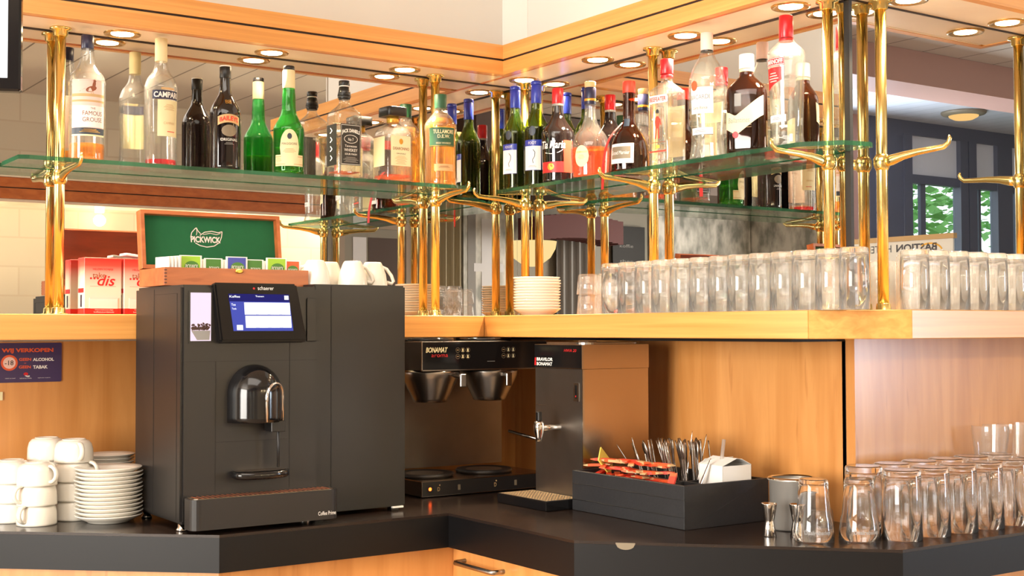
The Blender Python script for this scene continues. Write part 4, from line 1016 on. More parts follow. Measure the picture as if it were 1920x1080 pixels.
bottle('cream_liqueur_bottle', 'black tall-necked cream liqueur bottle, third on the left shelf', -.990, -.10, -.12,
       [(0, .036), (.003, .0395), (.06, .0400), (.12, .0402), (.150, .0400), (.168, .0355), (.186, .0255), (.205, .0165), (.235, .0138), (.262, .0135)], 'darkglass',
       [(.244, .274, .0148, .0148, 'black'), (.2735, .277, .0148, .0148, 'white')], None,
       [dict(box=(-.030, .030, .122, .146), m='tan', top=lambda a: .146-8*a*a, bot=lambda a: .124-8*a*a, bands=(), txt=[('BAILEYS', 'hotred', .012, .050, 0, .1352, dict(arc=8, bold=.03))]),
        dict(box=(-.020, .020, .088, .118), m='taupe', shape='oval', d=.0006), dict(box=(-.024, .024, .076, .084), m='black', txt=[('ORIGINAL', 'white', .007, .044, 0, .080)], draw=[scr(0, .072, .03, 'grey', 2)]),
        dict(box=(-.008, .008, .172, .186), m='black', txt=[('B', 'gold', .010, .007, -.004, .179), ('B', 'gold', .010, .007, .004, .179)])], solid=True)
bottle('green_liqueur_bottle', 'bright green bottle with oval cream label, fourth on the left shelf', -.811, -.10, -.38,
       [(0, .036), (.003, .0405), (.07, .0408), (.118, .0408), (.132, .039), (.150, .029), (.168, .021), (.185, .0185), (.215, .0175), (.238, .0160), (.285, .0150)], 'greenglass',
       [(.236, .285, .0166, .0162, 'cream'), (.285, .296, .0150, .0150, 'black')], (.075, 'amber'),
       [dict(box=(-.042, .042, .024, .054), m='cream', d=.0004, bands=[(-.042, .042, .028, .030, 'tan'), (-.042, .042, .048, .050, 'tan')], draw=[scr(-.03, .046, .018, 'tan', 4)]), dict(box=(-.026, .026, .024, .122), m='cream', shape='oval', d=.0010, draw=[scr(0, .070, .034, 'tan', 4), lambda g, f: g.disc(f, 0, .103, .006, .008, 'slate')], txt=[('MAGGIORE', 'taupe', .0062, .040, 0, .083)])])
bottle('square_whiskey_bottle', 'square whiskey bottle with black label, fifth on the left shelf', -.646, -.10, 0.0,
       [(0, .036, .036, 5), (.003, .0385, .0385, 6), (.10, .0388, .0388, 7), (.172, .0388, .0388, 6), (.188, .034, .034, 4.5), (.202, .021, .021, 3), (.212, .0145, .0145, 2.2), (.226, .014), (.240, .0170), (.252, .0140), (.262, .013)], 'clear',
       [(.222, .232, .0155, .0185, 'black'), (.232, .257, .0185, .0140, 'black'), (.257, .2605, .0142, .0142, 'white'), (.2605, .274, .0150, .0148, 'black')], (.022, 'ruby'),
       [dict(box=(-.030, .030, .038, .150), m='black', bands=[(-.028, .028, .040, .041, 'white'), (-.028, .028, .1465, .1475, 'white'), (-.0285, -.028, .040, .147, 'white'), (.028, .0285, .040, .147, 'white')],
             txt=[('JACK DANIELS', 'white', .013, .054, 0, .131, dict(arc=7, bold=.03)), ('No 7', 'white', .008, .016, 0, .108), ('Tennessee', 'white', .006, .036, 0, .090), ('WHISKEY', 'white', .008, .040, 0, .079), ('SOUR MASH', 'white', .005, .036, 0, .068)], draw=[scr(0, .060, .046, 'grey', 5), lambda g, f: stroke(g, [(.020*math.cos(a*PI/12), .109+.011*math.sin(a*PI/12)) for a in range(25)], .0012, 'white', f)]),
        dict(box=(-.030, .030, .038, .150), m='black', side=-PI/2, draw=[lambda g, f: [stroke(g, [(-.006, .052+i*.025), (.006, .058+i*.025), (-.004, .066+i*.025)], .0022, 'white', f) for i in range(4)]])], n=56)
bottle('square_amaretto_bottle', 'square textured bottle with flat black square cap, beside the black-label whiskey', -.494, -.10, .03,
       [(0, .041, .041, 5), (.003, .044, .044, 6), (.08, .0445, .0445, 6), (.128, .0445, .0445, 5), (.148, .040, .040, 4), (.162, .028, .028, 3), (.172, .0175, .0175, 2.2), (.186, .0165)], 'clear',
       [(.170, .190, .0175, .0178, 'gold'), (.188, .214, .031, .031, 'black', 9)], (.022, 'ruby'),
       [dict(box=(-.032, .032, .046, .130), m='cream', txt=[('DISARONNO', 'brown', .008, .052, 0, .094), ('ORIGINALE', 'taupe', .004, .030, 0, .080)], draw=[scr(0, .074, .04, 'tan', 7, .0036), lambda g, f: g.disc(f, 0, .114, .006, .008, 'gold')]), dict(box=(-.030, .030, .046, .128), m='cream', side=-PI/2)], n=56)
# lettering on its square cap
o = [q for q in COL.objects if q.name.startswith('square_amaretto_bottle')][0]
G().text('DISARONNO', 'cream', lambda x, z: (x, -.0285, z), .007, .040, 0, .201, bold=.02).build('cap_lettering', o)
bottle('irish_whiskey_bottle', 'golden whiskey bottle with green label, last on the left shelf', -.337, -.10, -.42,
       [(0, .042), (.003, .0455), (.02, .0468), (.06, .0450), (.14, .0440), (.168, .0462), (.180, .0450), (.198, .034), (.214, .0205), (.232, .0165), (.262, .0150)], 'clear',
       [(.226, .267, .0172, .0180, 'green')], (.196, 'whisky'),
       [dict(box=(-.040, .040, .112, .168), m='green', bands=[(-.040, .040, .166, .168, 'gold'), (-.040, .040, .114, .115, 'gold')], txt=[('TULLAMORE', 'cream', .0115, .062, .004, .1545, dict(bold=.02)), ('D.E.W.', 'cream', .010, .036, .004, .141, dict(bold=.02)), ('IRISH WHISKEY', 'cream', .0055, .044, .004, .1215)]),
        dict(box=(-.024, .034, .042, .062), m='tan', draw=[scr(.005, .056, .04, 'brown', 2)])])
# --- right shelf (fronts look roughly towards -X)
rb = -PI/2
wp = [(0, .033), (.003, .0365), (.05, .0368), (.150, .0368), (.178, .0355), (.200, .0265), (.218, .0178), (.238, .0148), (.290, .0140)]
def wine(x, y, rz, lb):
    bottle('wine_bottle', lb, x, y, rz, wp, 'olive', [(.246, .300, .0152, .0152, 'blue'), (.3005, .311, .0156, .0156, 'blue')], (.176, 'darkglass'),
           [dict(box=(-.026, .026, .048, .136), m='blue', bands=[(-.025, .025, .049, .118, 'white')], txt=[('FOOT', 'white', .008, .024, 0, .127)], draw=[lambda g, f: stroke(g, [(.002, .108), (.008, .100), (.007, .088), (.001, .078), (.003, .068)], .002, 'slate', f), scr(-.0, .062, .03, 'grey', 2)]), dict(box=(-.010, .010, .148, .176), m='slate', shape='oval')])
wine(-.095, -.128, rb+.38, 'green wine bottle with blue cap, nearest the mirror corner')
wine(-.092, -.231, rb+.62, 'green wine bottle with blue cap beside the dark coffee liqueur')
bottle('coffee_liqueur_bottle', 'dark bottle with red cap and script lettering, third on the right shelf', -.095, -.340, rb+.72,
       [(0, .040), (.003, .0440), (.05, .0448), (.10, .0462), (.135, .0470), (.152, .0440), (.172, .030), (.190, .0195), (.215, .0155), (.262, .0140)], 'darkglass',
       [(.228, .273, .0162, .0162, 'redcap'), (.222, .229, .0165, .0165, 'grey')], None,
       [dict(box=(-.046, .046, .030, .060), m='red', draw=[lambda g, f: g.disc(f, -.012, .046, .010, .010, 'gold')]), dict(box=(.026, .060, .030, .120), m='hotred', d=.0006), dict(box=(-.030, .026, .098, .104), m='black', txt=[('Tia Maria', 'white', .022, .074, -.006, .108, dict(shear=.25, bold=.015))], draw=[lambda g, f: stroke(g, [(-.03, .086), (-.01, .082), (.012, .086), (.024, .094)], .0016, 'white', f)])], solid=True)
bottle('cognac_bottle', 'round-shouldered clear cognac bottle with navy neck and orange spirit', -.095, -.489, rb+.88,
       [(0, .044), (.003, .0490), (.04, .0515), (.075, .0530), (.100, .0510), (.122, .042), (.140, .028), (.158, .0195), (.185, .0155), (.225, .0140), (.262, .0138)], 'clear',
       [(.205, .252, .0158, .0162, 'navy'), (.214, .222, .0162, .0163, 'gold'), (.252, .268, .0148, .0158, 'tan')], (.085, 'orangeliquid'),
       [dict(box=(-.045, -.003, .030, .088), m='cream', shape='oval', txt=[('COURVOISIER', 'gold', .005, .034, -.024, .070)], draw=[scr(-.024, .062, .02, 'tan', 4)])])
gm = bottle('orange_liqueur_bottle', 'brown flared liqueur bottle with hanging red ribbon and white-bordered label', -.095, -.655, rb+.50,
       [(0, .046), (.003, .0500), (.03, .0505), (.06, .0490), (.085, .0440), (.105, .034), (.120, .0225), (.140, .0172), (.170, .0160), (.215, .0158), (.235, .0150)], 'brownglass',
       [(.212, .243, .0170, .0168, 'hotred')], (.095, 'darkglass'),
       [dict(box=(-.040, .030, .022, .074), m='white', bands=[(-.036, .022, .034, .066, 'taupe')], txt=[('Grand Marnier', 'white', .010, .054, -.008, .050)]), dict(box=(-.008, .008, .122, .142), m='slate')])
gr = G(); rp = [(-.014, -.008, .135), (-.030, -.024, .112), (-.040, -.036, .092), (-.047, -.043, .070), (-.050, -.050, .045), (-.051, -.055, .020), (-.050, -.060, -.010), (-.051, -.061, -.045)]
for i in range(len(rp)-1):
    a, b_ = Vector(rp[i]), Vector(rp[i+1]); wv = Vector((.0045, -.0035, 0))
    gr.poly([a-wv, a+wv, b_+wv, b_-wv], 'red'); gr.poly([a-wv+Vector((-.0006, -.0006, 0)), b_-wv+Vector((-.0006, -.0006, 0)), b_+wv+Vector((-.0006, -.0006, 0)), a+wv+Vector((-.0006, -.0006, 0))], 'red')
lab(gr.build('ribbon', gm), 'long red ribbon hanging below the shelf')
def beef(g, f):
    g.disc(f, -.001, .112, .0085, .016, 'hotred').disc(f, -.001, .131, .0045, .005, 'tan').disc(f, -.001, .1385, .005, .006, 'black')
    for p in (((-.004, .100), (-.006, .080), (-.007, .070)), ((.002, .100), (.003, .080), (.003, .070))): stroke(g, p, .0042, 'hotred', f)
    stroke(g, [(.007, .12), (.011, .104)], .003, 'hotred', f); stroke(g, [(.012, .146), (.013, .068)], .001, 'brown', f)
bottle('square_gin_bottle', 'square clear gin bottle with ribbed red cap in front of the brass post', -.095, -.805, rb+.15,
       [(0, .034, .034, 5), (.003, .0360, .0360, 7), (.10, .0362, .0362, 8), (.185, .0362, .0362, 7), (.198, .033, .033, 4.5), (.210, .0215, .0215, 3), (.218, .0150, .0150, 2.1), (.232, .0145)], 'clear',
       [(.228, .236, .0160, .0160, 'redcap'), (.237, .275, .0168, .0168, 'redcap')], (.150, 'water'),
       [dict(box=(-.029, .029, .160, .180), m='white', txt=[('BEEFEATER', 'hotred', .011, .054, 0, .170, dict(bold=.02))]), dict(box=(-.029, .029, .030, .156), m='clear', name='printed_front', draw=[beef], bands=[(-.026, .026, .036, .040, 'hotred'), (-.024, .024, .060, .0615, 'brown'), (-.006, .006, .046, .054, 'gold')]),
        dict(box=(-.028, .028, .030, .160), m='tan', side=PI)], n=56)
bottle('rum_bottle', 'tall clear rum bottle with long white cap and white label', -.095, -.953, rb+.55,
       [(0, .036), (.003, .0440), (.02, .0415), (.045, .0390), (.08, .0395), (.14, .0430), (.185, .0445), (.205, .0430), (.232, .033), (.252, .0215), (.268, .0160), (.290, .0150)], 'clear',
       [(.2715, .315, .0158, .0150, 'pinkpaper'), (.268, .2715, .0155, .0155, 'black')], (.150, 'water'),
       [dict(box=(-.035, .026, .112, .176), m='white', txt=[('BACARDI', 'grey', .011, .050, -.008, .152), ('Carta Blanca', 'taupe', .007, .038, -.008, .126, dict(shear=.2))], draw=[lambda g, f: g.disc(f, -.022, .180, .0095, .0125, 'orange')]), dict(box=(-.034, .024, .060, .078), m='white', draw=[scr(-.01, .072, .04, 'grey', 2)], bands=[(-.034, .024, .060, .0612, 'black')]), dict(box=(-.03, .03, .10, .15), m='cream', side=PI)])
bottle('scotch_bottle', 'brown scotch bottle with white cap and slanted cream label', -.095, -1.088, rb+.56,
       [(0, .043, .030, 3), (.003, .0468, .033, 3.2), (.08, .0470, .0335, 3.4), (.142, .0470, .0330, 3), (.160, .043, .029, 2.6), (.176, .028, .022, 2.2), (.188, .0170, .0165, 2), (.205, .0155)], 'brownglass',
       [(.196, .203, .0170, .0170, 'cream'), (.2035, .238, .0178, .0174, 'white')], (.145, 'darkglass'),
       [dict(box=(-.044, .044, .03, .11), m='cream', top=lambda a: (.106-.0*a) if a < -.040 else .098+(a+.040)*.0 if a < -.036 else (.098-(a+.036)*.55 if a < -.020 else .089+(a+.020)*.74), bot=lambda a: (.060-(a+.044)*.62 if a < -.018 else .044+(a+.018)*.74),
             txt=[('Ballantines', 'grey', .012, .052, -.012, .079, dict(shear=.2))], draw=[lambda g, f: g.disc(f, -.020, .045, .007, .008, 'red'), lambda g, f: [stroke(g, [(-.034, .070-i*.005), (.018, .072-i*.005)], .0007, 'tan', f) for i in range(3)]]), dict(box=(-.022, -.006, .112, .142), m='grey'), dict(box=(-.036, .036, .04, .10), m='cream', side=PI)], n=56)
bottle('vodka_bottle', 'tallest clear vodka bottle with red cap, last on the right shelf', -.095, -1.215, rb+.22,
       [(0, .037), (.002, .0420), (.012, .0400), (.03, .0365), (.08, .0372), (.15, .0392), (.205, .0420), (.214, .0425), (.224, .0400), (.244, .0200), (.252, .0160), (.265, .0150)], 'clear',
       [(.246, .252, .0170, .0170, 'redcap'), (.253, .305, .0166, .0158, 'redcap')], (.162, 'water'),
       [dict(box=(-.038, .018, .186, .204), m='red', bands=[(-.037, .017, .187, .203, 'white'), (-.0365, .0165, .188, .202, 'red')], txt=[('SMIRNOFF', 'white', .010, .048, -.010, .195, dict(bold=.02))]),
        dict(box=(-.036, .010, .13, .182), m='red', bot=lambda a: .130+(a+.036)*.5 if a > -.03 else .133, draw=[scr(-.012, .170, .03, 'pinkpaper', 4, .006, .0022)]), dict(box=(-.030, .018, .058, .074), m='white', draw=[scr(-.006, .068, .03, 'grey', 2)])])

# ------------------------------------------------------------------ cartons on the ledge
def carton(x, y, rz, lb, hidden=False):
    t = thing('takeaway_cup_carton', lb, 'carton', (x, y, LZ1+.0005), rz, 'red and white cartons on the left ledge')
    w_, d_, h_ = .092, .050, .141
    grad = M.get('redwhite')
    if not grad:
        grad, nt, b = base('red_to_white_print'); tc = nt.nodes.new('ShaderNodeTexCoord'); sp = nt.nodes.new('ShaderNodeSeparateXYZ'); r = nt.nodes.new('ShaderNodeValToRGB'); mr = nt.nodes.new('ShaderNodeMapRange')
        mr.inputs['From Max'].default_value = .135; nt.links.new(tc.outputs['Object'], sp.inputs[0]); nt.links.new(sp.outputs[2], mr.inputs[0]); nt.links.new(mr.outputs[0], r.inputs[0])
        e = r.color_ramp.elements; e[0].position = .0; e[0].color = s2l((210, 36, 36))+(1,); e[1].position = 1; e[1].color = s2l((222, 60, 52))+(1,)
        for p, c in ((.12, (210, 36, 36)), (.125, (236, 226, 218)), (.50, (238, 226, 210)), (.70, (238, 190, 176)), (.90, (226, 84, 70))):
            q = r.color_ramp.elements.new(p); q.color = s2l(c)+(1,)
        nt.links.new(r.outputs[0], b.inputs['Base Color']); b.inputs['Roughness'].default_value = .4; M['redwhite'] = grad
    G().box(-w_/2, -d_/2, 0, w_/2, d_/2, h_, 'redwhite').build('box', t, .001)
    f = lambda a, z: (a, -d_/2-.0006, z)
    g = G(); g.text('take', 'brown', f, .013, .032, -.010, .098).text('dis', 'red', f, .026, .044, .008, .085, bold=.01, shear=.3)
    for i in range(3): g.disc(f, -.030+i*.0085, .090, .0025, .0025, 'red')
    g.patch(f, -.032, .032, .0702, .071, 'grey', 4, 1)
    g.text('HELDEN SCHIJFJE', 'redcap', f, .006, .050, .0, .112)
    g.build('lettering', t)
    f2 = lambda a, z: (a, -d_/2-.0030, z)
    g = G(); g.box(-.033, -d_/2-.0022, .002, .037, -d_/2-.0002, .042, 'redwhite'); g.patch(f2, -.032, .036, .016, .040, 'white', 4, 1); g.text('Warmtebestendige', 'white', f2, .0034, .046, .002, .0125).text('koffiebekerdeksels', 'white', f2, .0034, .050, .002, .0075)
    g.build('front_pocket', t)
    s_ = G().box(-w_/2-.0004, -d_/2+.004, .055, -w_/2, d_/2-.004, .066, 'red').box(-w_/2-.0004, -.008, .020, -w_/2, .004, .050, 'navy'); s_.build('side_print', t)
    return t
carton(-1.298, -.056, .02, 'red and white carton beside the far left brass post')
carton(-1.200, -.058, .0, 'red and white carton partly hidden by the coffee machine')
tag(G().box(-.035, -.025, 0, .035, .025, .006, 'paper', Matrix.Rotation(.12, 4, 'Y')).build('paper_booklet', None, .0008, loc=(-1.205, -.050, 1.5440)), 'white folded paper lying on the right red carton', 'paper')

# ------------------------------------------------------------------ age-limit sign on the left panel
sg = thing('age_limit_sign', 'violet sign about alcohol and tobacco on the wood panel', 'sign', (-1.457, -.031, 1.284), 0)
w2, h2 = .0745, .0475
G().prism([(x, y) for x, y in rrect(-w2, -h2, w2, h2, .004)], 0, .0015, 'violet').build('sign_board', sg)
bd = [o for o in COL.objects if o.name.startswith('sign_board')][-1]; bd.rotation_euler = (PI/2, 0, 0)
f = lambda x, z: (x, -.0019, z); fb = lambda x, z: (x, -.0021, z); fc = lambda x, z: (x, -.0023, z)
g = G(); g.text('WIJ VERKOPEN', 'orange', f, .0125, .121, -.006, .0285, bold=.045)
g.disc(f, -.0485, .0, .0195, .0190, 'orange', 32).disc(fb, -.0485, .0, .0145, .0140, 'pinkpaper', 32).text('-18', 'black', fc, .0115, .020, -.049, .0, bold=.01)
g.text('GEEN', 'orange', f, .0072, .028, -.0120, .0078, bold=.03).text('ALCOHOL', 'white', f, .0078, .050, .0310, .0072, bold=.04).text('OF', 'orange', f, .003, .005, -.012, -.0015)
g.text('GEEN', 'orange', f, .0072, .028, -.0125, -.0105, bold=.03).text('TABAK', 'white', f, .0082, .035, .0240, -.0110, bold=.04)
g.disc(f, -.010, -.0275, .0055, .004, 'red', 12); stroke(g, [(-.012, -.0305), (-.006, -.0335), (-.001, -.0325)], .003, 'white', f)
g.text('ONDER DE 18 JAAR', 'white', f, .0024, .024, -.046, -.0375).text('NIX18 ALCOHOL', 'white', f, .0024, .028, -.010, -.0378).text('legitimatie verplicht', 'white', f, .0024, .030, .033, -.0375)
g.build('sign_lettering', sg)
g = G().box(-.004, -.002, -.010, .004, 0, .010, 'cream'); tag(g.build('wall_clip', loc=(-1.524, -.031, 1.205)), 'small cream clip on the panel below the sign', 'clip')

# ------------------------------------------------------------------ television at the upper left
tv = thing('television', 'flat television with bright screen cut by the left picture edge', 'television', (-1.86, -.60, 2.0), 0)
T = Matrix.Rotation(-.38, 4, 'Z')
G().box(-.23, 0, -.175, .23, .028, .22, 'gloss_black', T).build('housing', tv, .004)
G().box(-.218, -.0012, -.150, .206, -.0002, .205, 'screen', T).build('screen_panel', tv)
G().box(-.05, .028, -.05, .05, .30, .05, 'black', T).build('wall_arm', tv)

# ------------------------------------------------------------------ the room behind the camera, seen in the mirrors
M['wallgrey'] = pbr('grey_painted_wall', (150, 146, 134), .6)
M['walltaupe'] = pbr('taupe_painted_wall', (168, 152, 136), .6)
M['bulk'] = pbr('dark_brown_bulkhead', (74, 54, 46), .5)
M['beam'] = pbr('rosy_brown_beam', (196, 152, 138), .45)
M['curtain'] = pbr('beige_curtain', (176, 166, 140), .8)
M['slatblind'] = pbr('white_blind', (226, 228, 234), .5)
mb, nt, b = base('grey_forest_mural')
tc = nt.nodes.new('ShaderNodeTexCoord'); mp = nt.nodes.new('ShaderNodeMapping'); mp.inputs['Scale'].default_value = (9, 9, 4.5)
n1 = nt.nodes.new('ShaderNodeTexNoise'); n1.inputs['Scale'].default_value = 1.0; n1.inputs['Detail'].default_value = 8; r = nt.nodes.new('ShaderNodeValToRGB')
r.color_ramp.elements[0].position = .38; r.color_ramp.elements[0].color = s2l((150, 154, 148))+(1,); r.color_ramp.elements[1].position = .62; r.color_ramp.elements[1].color = s2l((236, 236, 230))+(1,)
nt.links.new(tc.outputs['Object'], mp.inputs[0]); nt.links.new(mp.outputs[0], n1.inputs['Vector']); nt.links.new(n1.outputs[0], r.inputs[0]); nt.links.new(r.outputs[0], b.inputs['Base Color']); b.inputs['Roughness'].default_value = .5; M['mural'] = mb
YB = RY0
struct(G().box(-2.3, YB-.1, 0, 4.28, YB, CEIL, 'brick').build('wall_back'), 'white brick wall opposite the bar')
struct(G().box(RX0, YB-.1, 0, -2.3, YB, CEIL, 'wallgrey').build('wall_back_grey'), 'grey wall opposite the bar')
struct(G().box(4.28, YB-.1, 0, 5.25, YB, .7, 'wallgrey').box(4.28, YB-.1, 2.75, 5.25, YB, CEIL, 'wallgrey').box(5.25, YB-.1, 0, 5.6, YB, CEIL, 'beam').box(5.6, YB-.12, 0, 6.05, YB+.02, CEIL, 'windowgrey').box(6.05, YB-.1, 0, RX1, YB, .8, 'windowgrey').box(6.05, YB-.1, 2.88, RX1, YB+.02, CEIL, 'windowgrey').build('wall_window_side'), 'dark grey window wall seen in the far right mirror')
struct(G().box(RX0-.1, YB, 0, RX0, -4.7, CEIL, 'walltaupe').box(RX0-.1, -4.7, 0, RX0, -1.3, .6, 'walltaupe').box(RX0-.1, -4.7, 2.8, RX0, -1.3, CEIL, 'walltaupe').box(RX0-.1, -1.3, 0, RX0, .1, CEIL, 'walltaupe').build('wall_side'), 'side wall of the room')
struct(G().box(RX1, YB, 0, RX1+.1, .1, CEIL, 'walltaupe').build('wall_far_side'), 'far side wall of the room')
struct(G().box(3.0, -4.62, 2.80, RX1, -4.30, CEIL-.001, 'beam').build('trim_6'), 'rosy brown ceiling beam')
struct(G().box(3.0, YB, CEIL-.012, RX1, -4.62, CEIL-.001, 'ceil_white').build('ceiling_white'), 'white planked ceiling by the windows')
wi = 0
for (xa, xb) in ((6.09, 6.69), (6.90, 7.18), (7.38, 7.75), (7.95, 8.55)):
    wi += 1
    t = thing('window_%d' % wi, 'dark framed window %d with a white blind' % wi, 'window', (xa, YB, .8)); t['kind'] = 'structure'
    w_ = xb-xa
    G().box(-.10, -.05, 0, 0, .03, 2.08, 'windowgrey').box(w_, -.05, 0, w_+.10, .03, 2.08, 'windowgrey').box(0, -.04, 1.70, w_, .02, 1.77, 'windowgrey').box(0, -.04, 0, w_, .02, .05, 'windowgrey').box(w_*.22, -.03, .05, w_*.32, .0, 1.70, 'windowgrey').build('window_frame', t)
    G().box(0, -.02, 1.77, w_, -.01, 2.08, 'slatblind').build('blind', t)
    G().box(0, -.035, .05, w_, -.031, 1.70, 'shelf').build('window_pane', t)
t = thing('window_5', 'bright window between grey wall and dark frames', 'window', (4.3, YB, .7)); t['kind'] = 'structure'  # unseen window frame added around the right fill light
G().box(0, -.06, 0, .06, .0, 2.05, 'windowgrey').box(.86, -.06, 0, .92, .0, 2.05, 'windowgrey').box(.06, -.06, 1.99, .86, 0, 2.05, 'windowgrey').box(.06, -.06, 0, .86, 0, .06, 'windowgrey').build('window_frame', t)
t = thing('window_6', 'wide window in the side wall', 'window', (RX0, -3.0, .6)); t['kind'] = 'structure'
G().box(-.06, -1.7, 0, 0, -1.62, 2.2, 'windowgrey').box(-.06, 1.62, 0, 0, 1.7, 2.2, 'windowgrey').box(-.06, -1.62, 2.12, 0, 1.62, 2.2, 'windowgrey').box(-.06, -1.62, 0, 0, 1.62, .08, 'windowgrey').box(-.06, -.04, .08, 0, .04, 2.12, 'windowgrey').build('window_frame', t)
# trees outside
rt = random.Random(5)
for k_, (x, y, r_) in enumerate(((7.0, -8.6, 1.1), (9.6, -9.2, 1.3), (12.6, -9.8, 1.5))):
    t = thing('tree', ('leafy green tree outside the first window', 'leafy green tree outside the second window', 'leafy green tree furthest along outside the windows')[k_], 'tree', (x, y, 0), 0, 'trees outside the windows')
    G().tube([(0, 0, 0), (.05, 0, 1.2), (0, .05, 2.2)], [.14, .11, .07], 'brown', 10).build('trunk', t)
    g = G()
    for i in range(1500):
        a, b2, rr = rt.uniform(0, 2*PI), math.acos(rt.uniform(-1, 1)), r_*rt.uniform(.55, 1)
        p = Vector((rr*math.sin(b2)*math.cos(a), rr*math.sin(b2)*math.sin(a), 2.1+rr*math.cos(b2)*1.1)); s_ = rt.uniform(.05, .11)
        q = Matrix.Translation(p) @ Matrix.Rotation(rt.uniform(0, 6), 4, 'Z') @ Matrix.Rotation(rt.uniform(0, 6), 4, 'X')
        g.poly([q @ Vector(v) for v in ((-s_, 0, 0), (0, -s_*.5, 0), (s_, 0, 0), (0, s_*.5, 0))], 'leafgreen')
    g.build('crown', t)
struct(G().box(2, -14, -.1, 16, -6.2, -.02, 'leafgreen').build('ground'), 'green ground outside')
# opposite canopy with wall lamps
oc = thing('wall_canopy', 'brown wooden canopy along the white brick wall, seen in the mirror', 'canopy', (0, YB, 2.24))
G().box(-2.2, 0, 0, 2.9, .26, .07, 'trim_wood').box(-2.2, 0, .076, 2.9, .27, .14, 'trim_wood').build('canopy_boards', oc)
G().box(-2.2, .262, .0705, 2.9, .266, .0755, 'groove').box(-2.2, 0, .141, 2.9, .29, .155, 'soffit').box(-2.2, 0, -.02, 2.9, .24, -.001, 'soffit').build('canopy_trim', oc)
for i, x in enumerate((-.5, .51, 1.49, 2.30)):
    t = thing('wall_lamp', ('wall lamp under the opposite canopy, first', 'wall lamp under the opposite canopy beside the cartons in the mirror', 'wall lamp under the opposite canopy above the tea box in the mirror', 'wall lamp at the end of the opposite canopy')[i], 'lamp', (x, YB+.13, 2.219))
    G().lathe([(-.035, .028), (-.03, .032), (0, .032)], 'lamp', 16).build('bulb', t)
    l = bpy.data.lights.new('wall_lamp_light', 'POINT'); l.energy = 26; l.color = (1, .86, .58); l.shadow_soft_size = .04
    lo = bpy.data.objects.new('wall_lamp_light', l); COL.objects.link(lo); lo.location = (x, YB+.13, 2.13)
# grey wall: door, curtain, facade picture
t = thing('door_1', 'grey door with a glazed panel in the opposite wall', 'door', (-3.10, YB, 0)); t['kind'] = 'structure'
G().box(0, 0, 0, .06, .03, 2.25, 'walltaupe').box(.62, 0, 0, .68, .03, 2.25, 'walltaupe').box(.06, 0, 2.17, .62, .03, 2.25, 'walltaupe').build('door_frame', t)
G().box(.06, 0, 0, .62, .012, 2.17, 'wallgrey').box(.10, .012, 1.1, .40, .016, 2.10, 'bulk').box(.42, .012, 1.1, .54, .016, 2.10, 'slatblind').build('door_leaf', t)
cu_ = G()
cp = [(-3.55+i*.0125, YB+.06+.022*math.sin(i*1.1)) for i in range(31)]
for (xa, ya), (xb, yb) in zip(cp[:-1], cp[1:]):
    k = cu_.add([(xa, ya, .1), (xb, yb, .1), (xb, yb, 2.45), (xa, ya, 2.45)]); cu_.face([k, k+1, k+2, k+3], 'curtain', True)
tag(cu_.build('curtain'), 'beige pleated curtain beside the grey street picture', 'curtain')
g = G().box(-4.10, YB, 1.0, -3.60, YB+.02, 2.42, 'mural').box(-3.92, YB+.02, 1.2, -3.78, YB+.024, 2.3, 'slatblind').box(-4.0, YB+.02, 1.85, -3.70, YB+.026, 1.92, 'slatblind').box(-3.72, YB+.02, 1.2, -3.64, YB+.024, 2.35, 'grey')
tag(g.build('street_picture'), 'large grey picture of a house front with a white window', 'picture')
struct(G().box(-6.4, YB+.001, 2.47, -2.9, -4.7, CEIL-.015, 'bulk').build('trim_8'), 'dark brown bulkhead above the brick wall')
tag(G().box(-6.99, YB+.021, 1.0, -6.96, -4.75, 2.5, 'mural').box(-6.955, YB+.001, 1.0, -5.65, YB+.02, 2.42, 'mural').build('forest_mural'), 'grey forest mural in the far room corner, seen in the right mirror', 'mural')
cbd = thing('chalkboard', 'black chalkboard with a faint chalk list, seen in the mirror', 'chalkboard', (-5.385, YB+.02, 1.50))
G().box(-.19, 0, 0, .19, .02, .80, 'black_gap').build('board', cbd)
g = G(); f = lambda x, z: (-x, .0206, z)
for i, s_ in enumerate(('koffie', 'thee', 'soep', 'broodjes')): g.text(s_, 'grey', f, .03, .16, -.03, .62-i*.14)
g.build('chalk_writing', cbd)
for x, w_ in ((-4.78, .10), (-4.62, .07), (-4.92, .06)):
    pass
cu_ = G(); cp = [(-4.98+i*.0125, YB+.06+.02*math.sin(i*.9)) for i in range(36)]
for (xa, ya), (xb, yb) in zip(cp[:-1], cp[1:]):
    k = cu_.add([(xa, ya, .1), (xb, yb, .1), (xb, yb, 2.15), (xa, ya, 2.15)]); cu_.face([k, k+1, k+2, k+3], 'grey', True)
tag(cu_.build('curtain'), 'grey curtain beside the chalkboard, seen in the mirror', 'curtain')
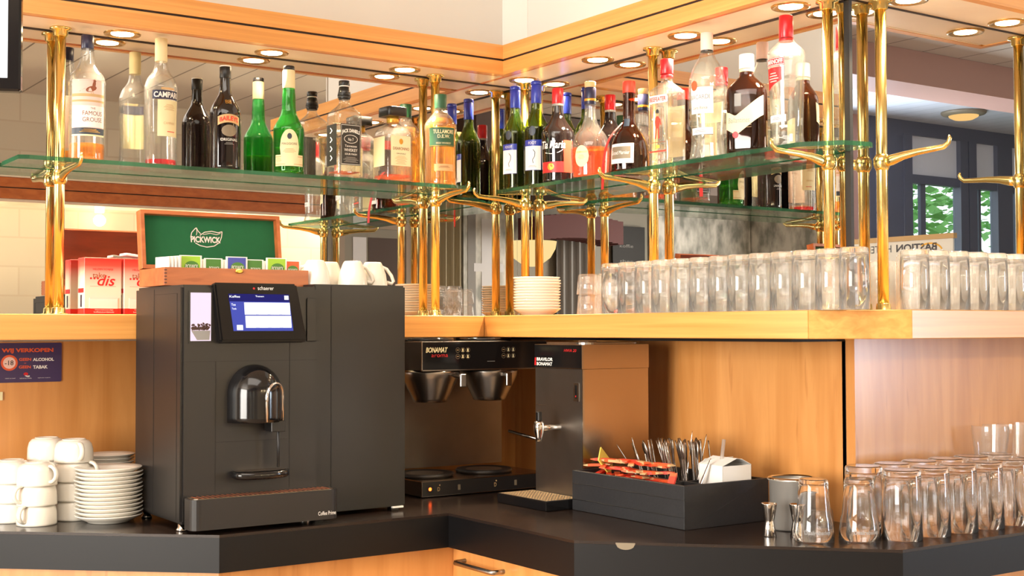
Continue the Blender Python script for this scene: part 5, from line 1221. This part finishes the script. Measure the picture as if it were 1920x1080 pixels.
t = thing('pendant_lamp', 'glowing cream bowl lamp hanging in the room, seen in the mirror', 'lamp', (-3.75, -5.2, 0))
M['glow'] = emit('lamp_glow', (255, 226, 160), 2.2)
G().lathe([(1.86, .02), (1.87, .07), (1.93, .15), (2.0, .19), (2.06, .20)], 'glow', 28).build('lamp_shade', t); G().tube([(0, 0, 2.06), (0, 0, 2.48)], .006, 'brass', 8).build('pole', t)
t = thing('awning', 'dark red curved awning over the far counter, seen in the mirror', 'awning', (-4.45, -5.6, 2.12))
M['darkred2'] = pbr('dark_red_cloth', (84, 14, 12), .6)
g = G()
pts = [(-.45+i*.06, .0, .05*math.cos((i-7.5)/7.5*1.4)) for i in range(16)]
for a, c in zip(pts[:-1], pts[1:]): g.box(a[0], -.15, a[2]-.04, c[0], .15, a[2]+.16, 'darkred2')
g.build('awning_cloth', t)
# hotel banner
bn = thing('hotel_banner', 'white hotel banner reflected back to front in the far right mirror', 'banner', (3.5, -3.98, 0), -.06)
G().box(0, -.42, .05, .012, .30, 1.835, 'white').build('banner_sheet', bn); G().box(-.01, -.43, 1.835, .022, .31, 1.862, 'tan').box(-.06, -.42, 0, .08, .30, .05, 'tan').build('banner_rail', bn)
g = G(); f = lambda s_, z: (-.0012, -s_, z)
g.text('BASTION', 'navy', f, .042, .255, -.075, 1.797, bold=.03).text('HOTEL', 'slate', f, .040, .16, .165, 1.797)
for r_, mm_ in ((.075, 'gold'),):
    stroke(g, [(-.16+r_*math.cos(a), 1.770+r_*.6*math.sin(a)) for a in [2.9-i*.16 for i in range(14)]], .009, 'gold', f)
g.build('banner_lettering', bn)
# round lamp in the white ceiling
t = thing('ceiling_lamp', 'round glass ceiling lamp in the white ceiling, seen in the far right mirror', 'lamp', (6.07, -5.48, CEIL-.012))
G().lathe([(-.03, .115), (-.022, .155), (-.012, .165), (0, .165)], 'taupe', 32).build('rim', t)
M['glow2'] = emit('ceiling_lamp_glow', (255, 206, 130), 1.3)
G().lathe([(-.065, .02), (-.058, .07), (-.04, .105), (-.03, .11)], 'glow2', 28).build('glass_bowl', t)
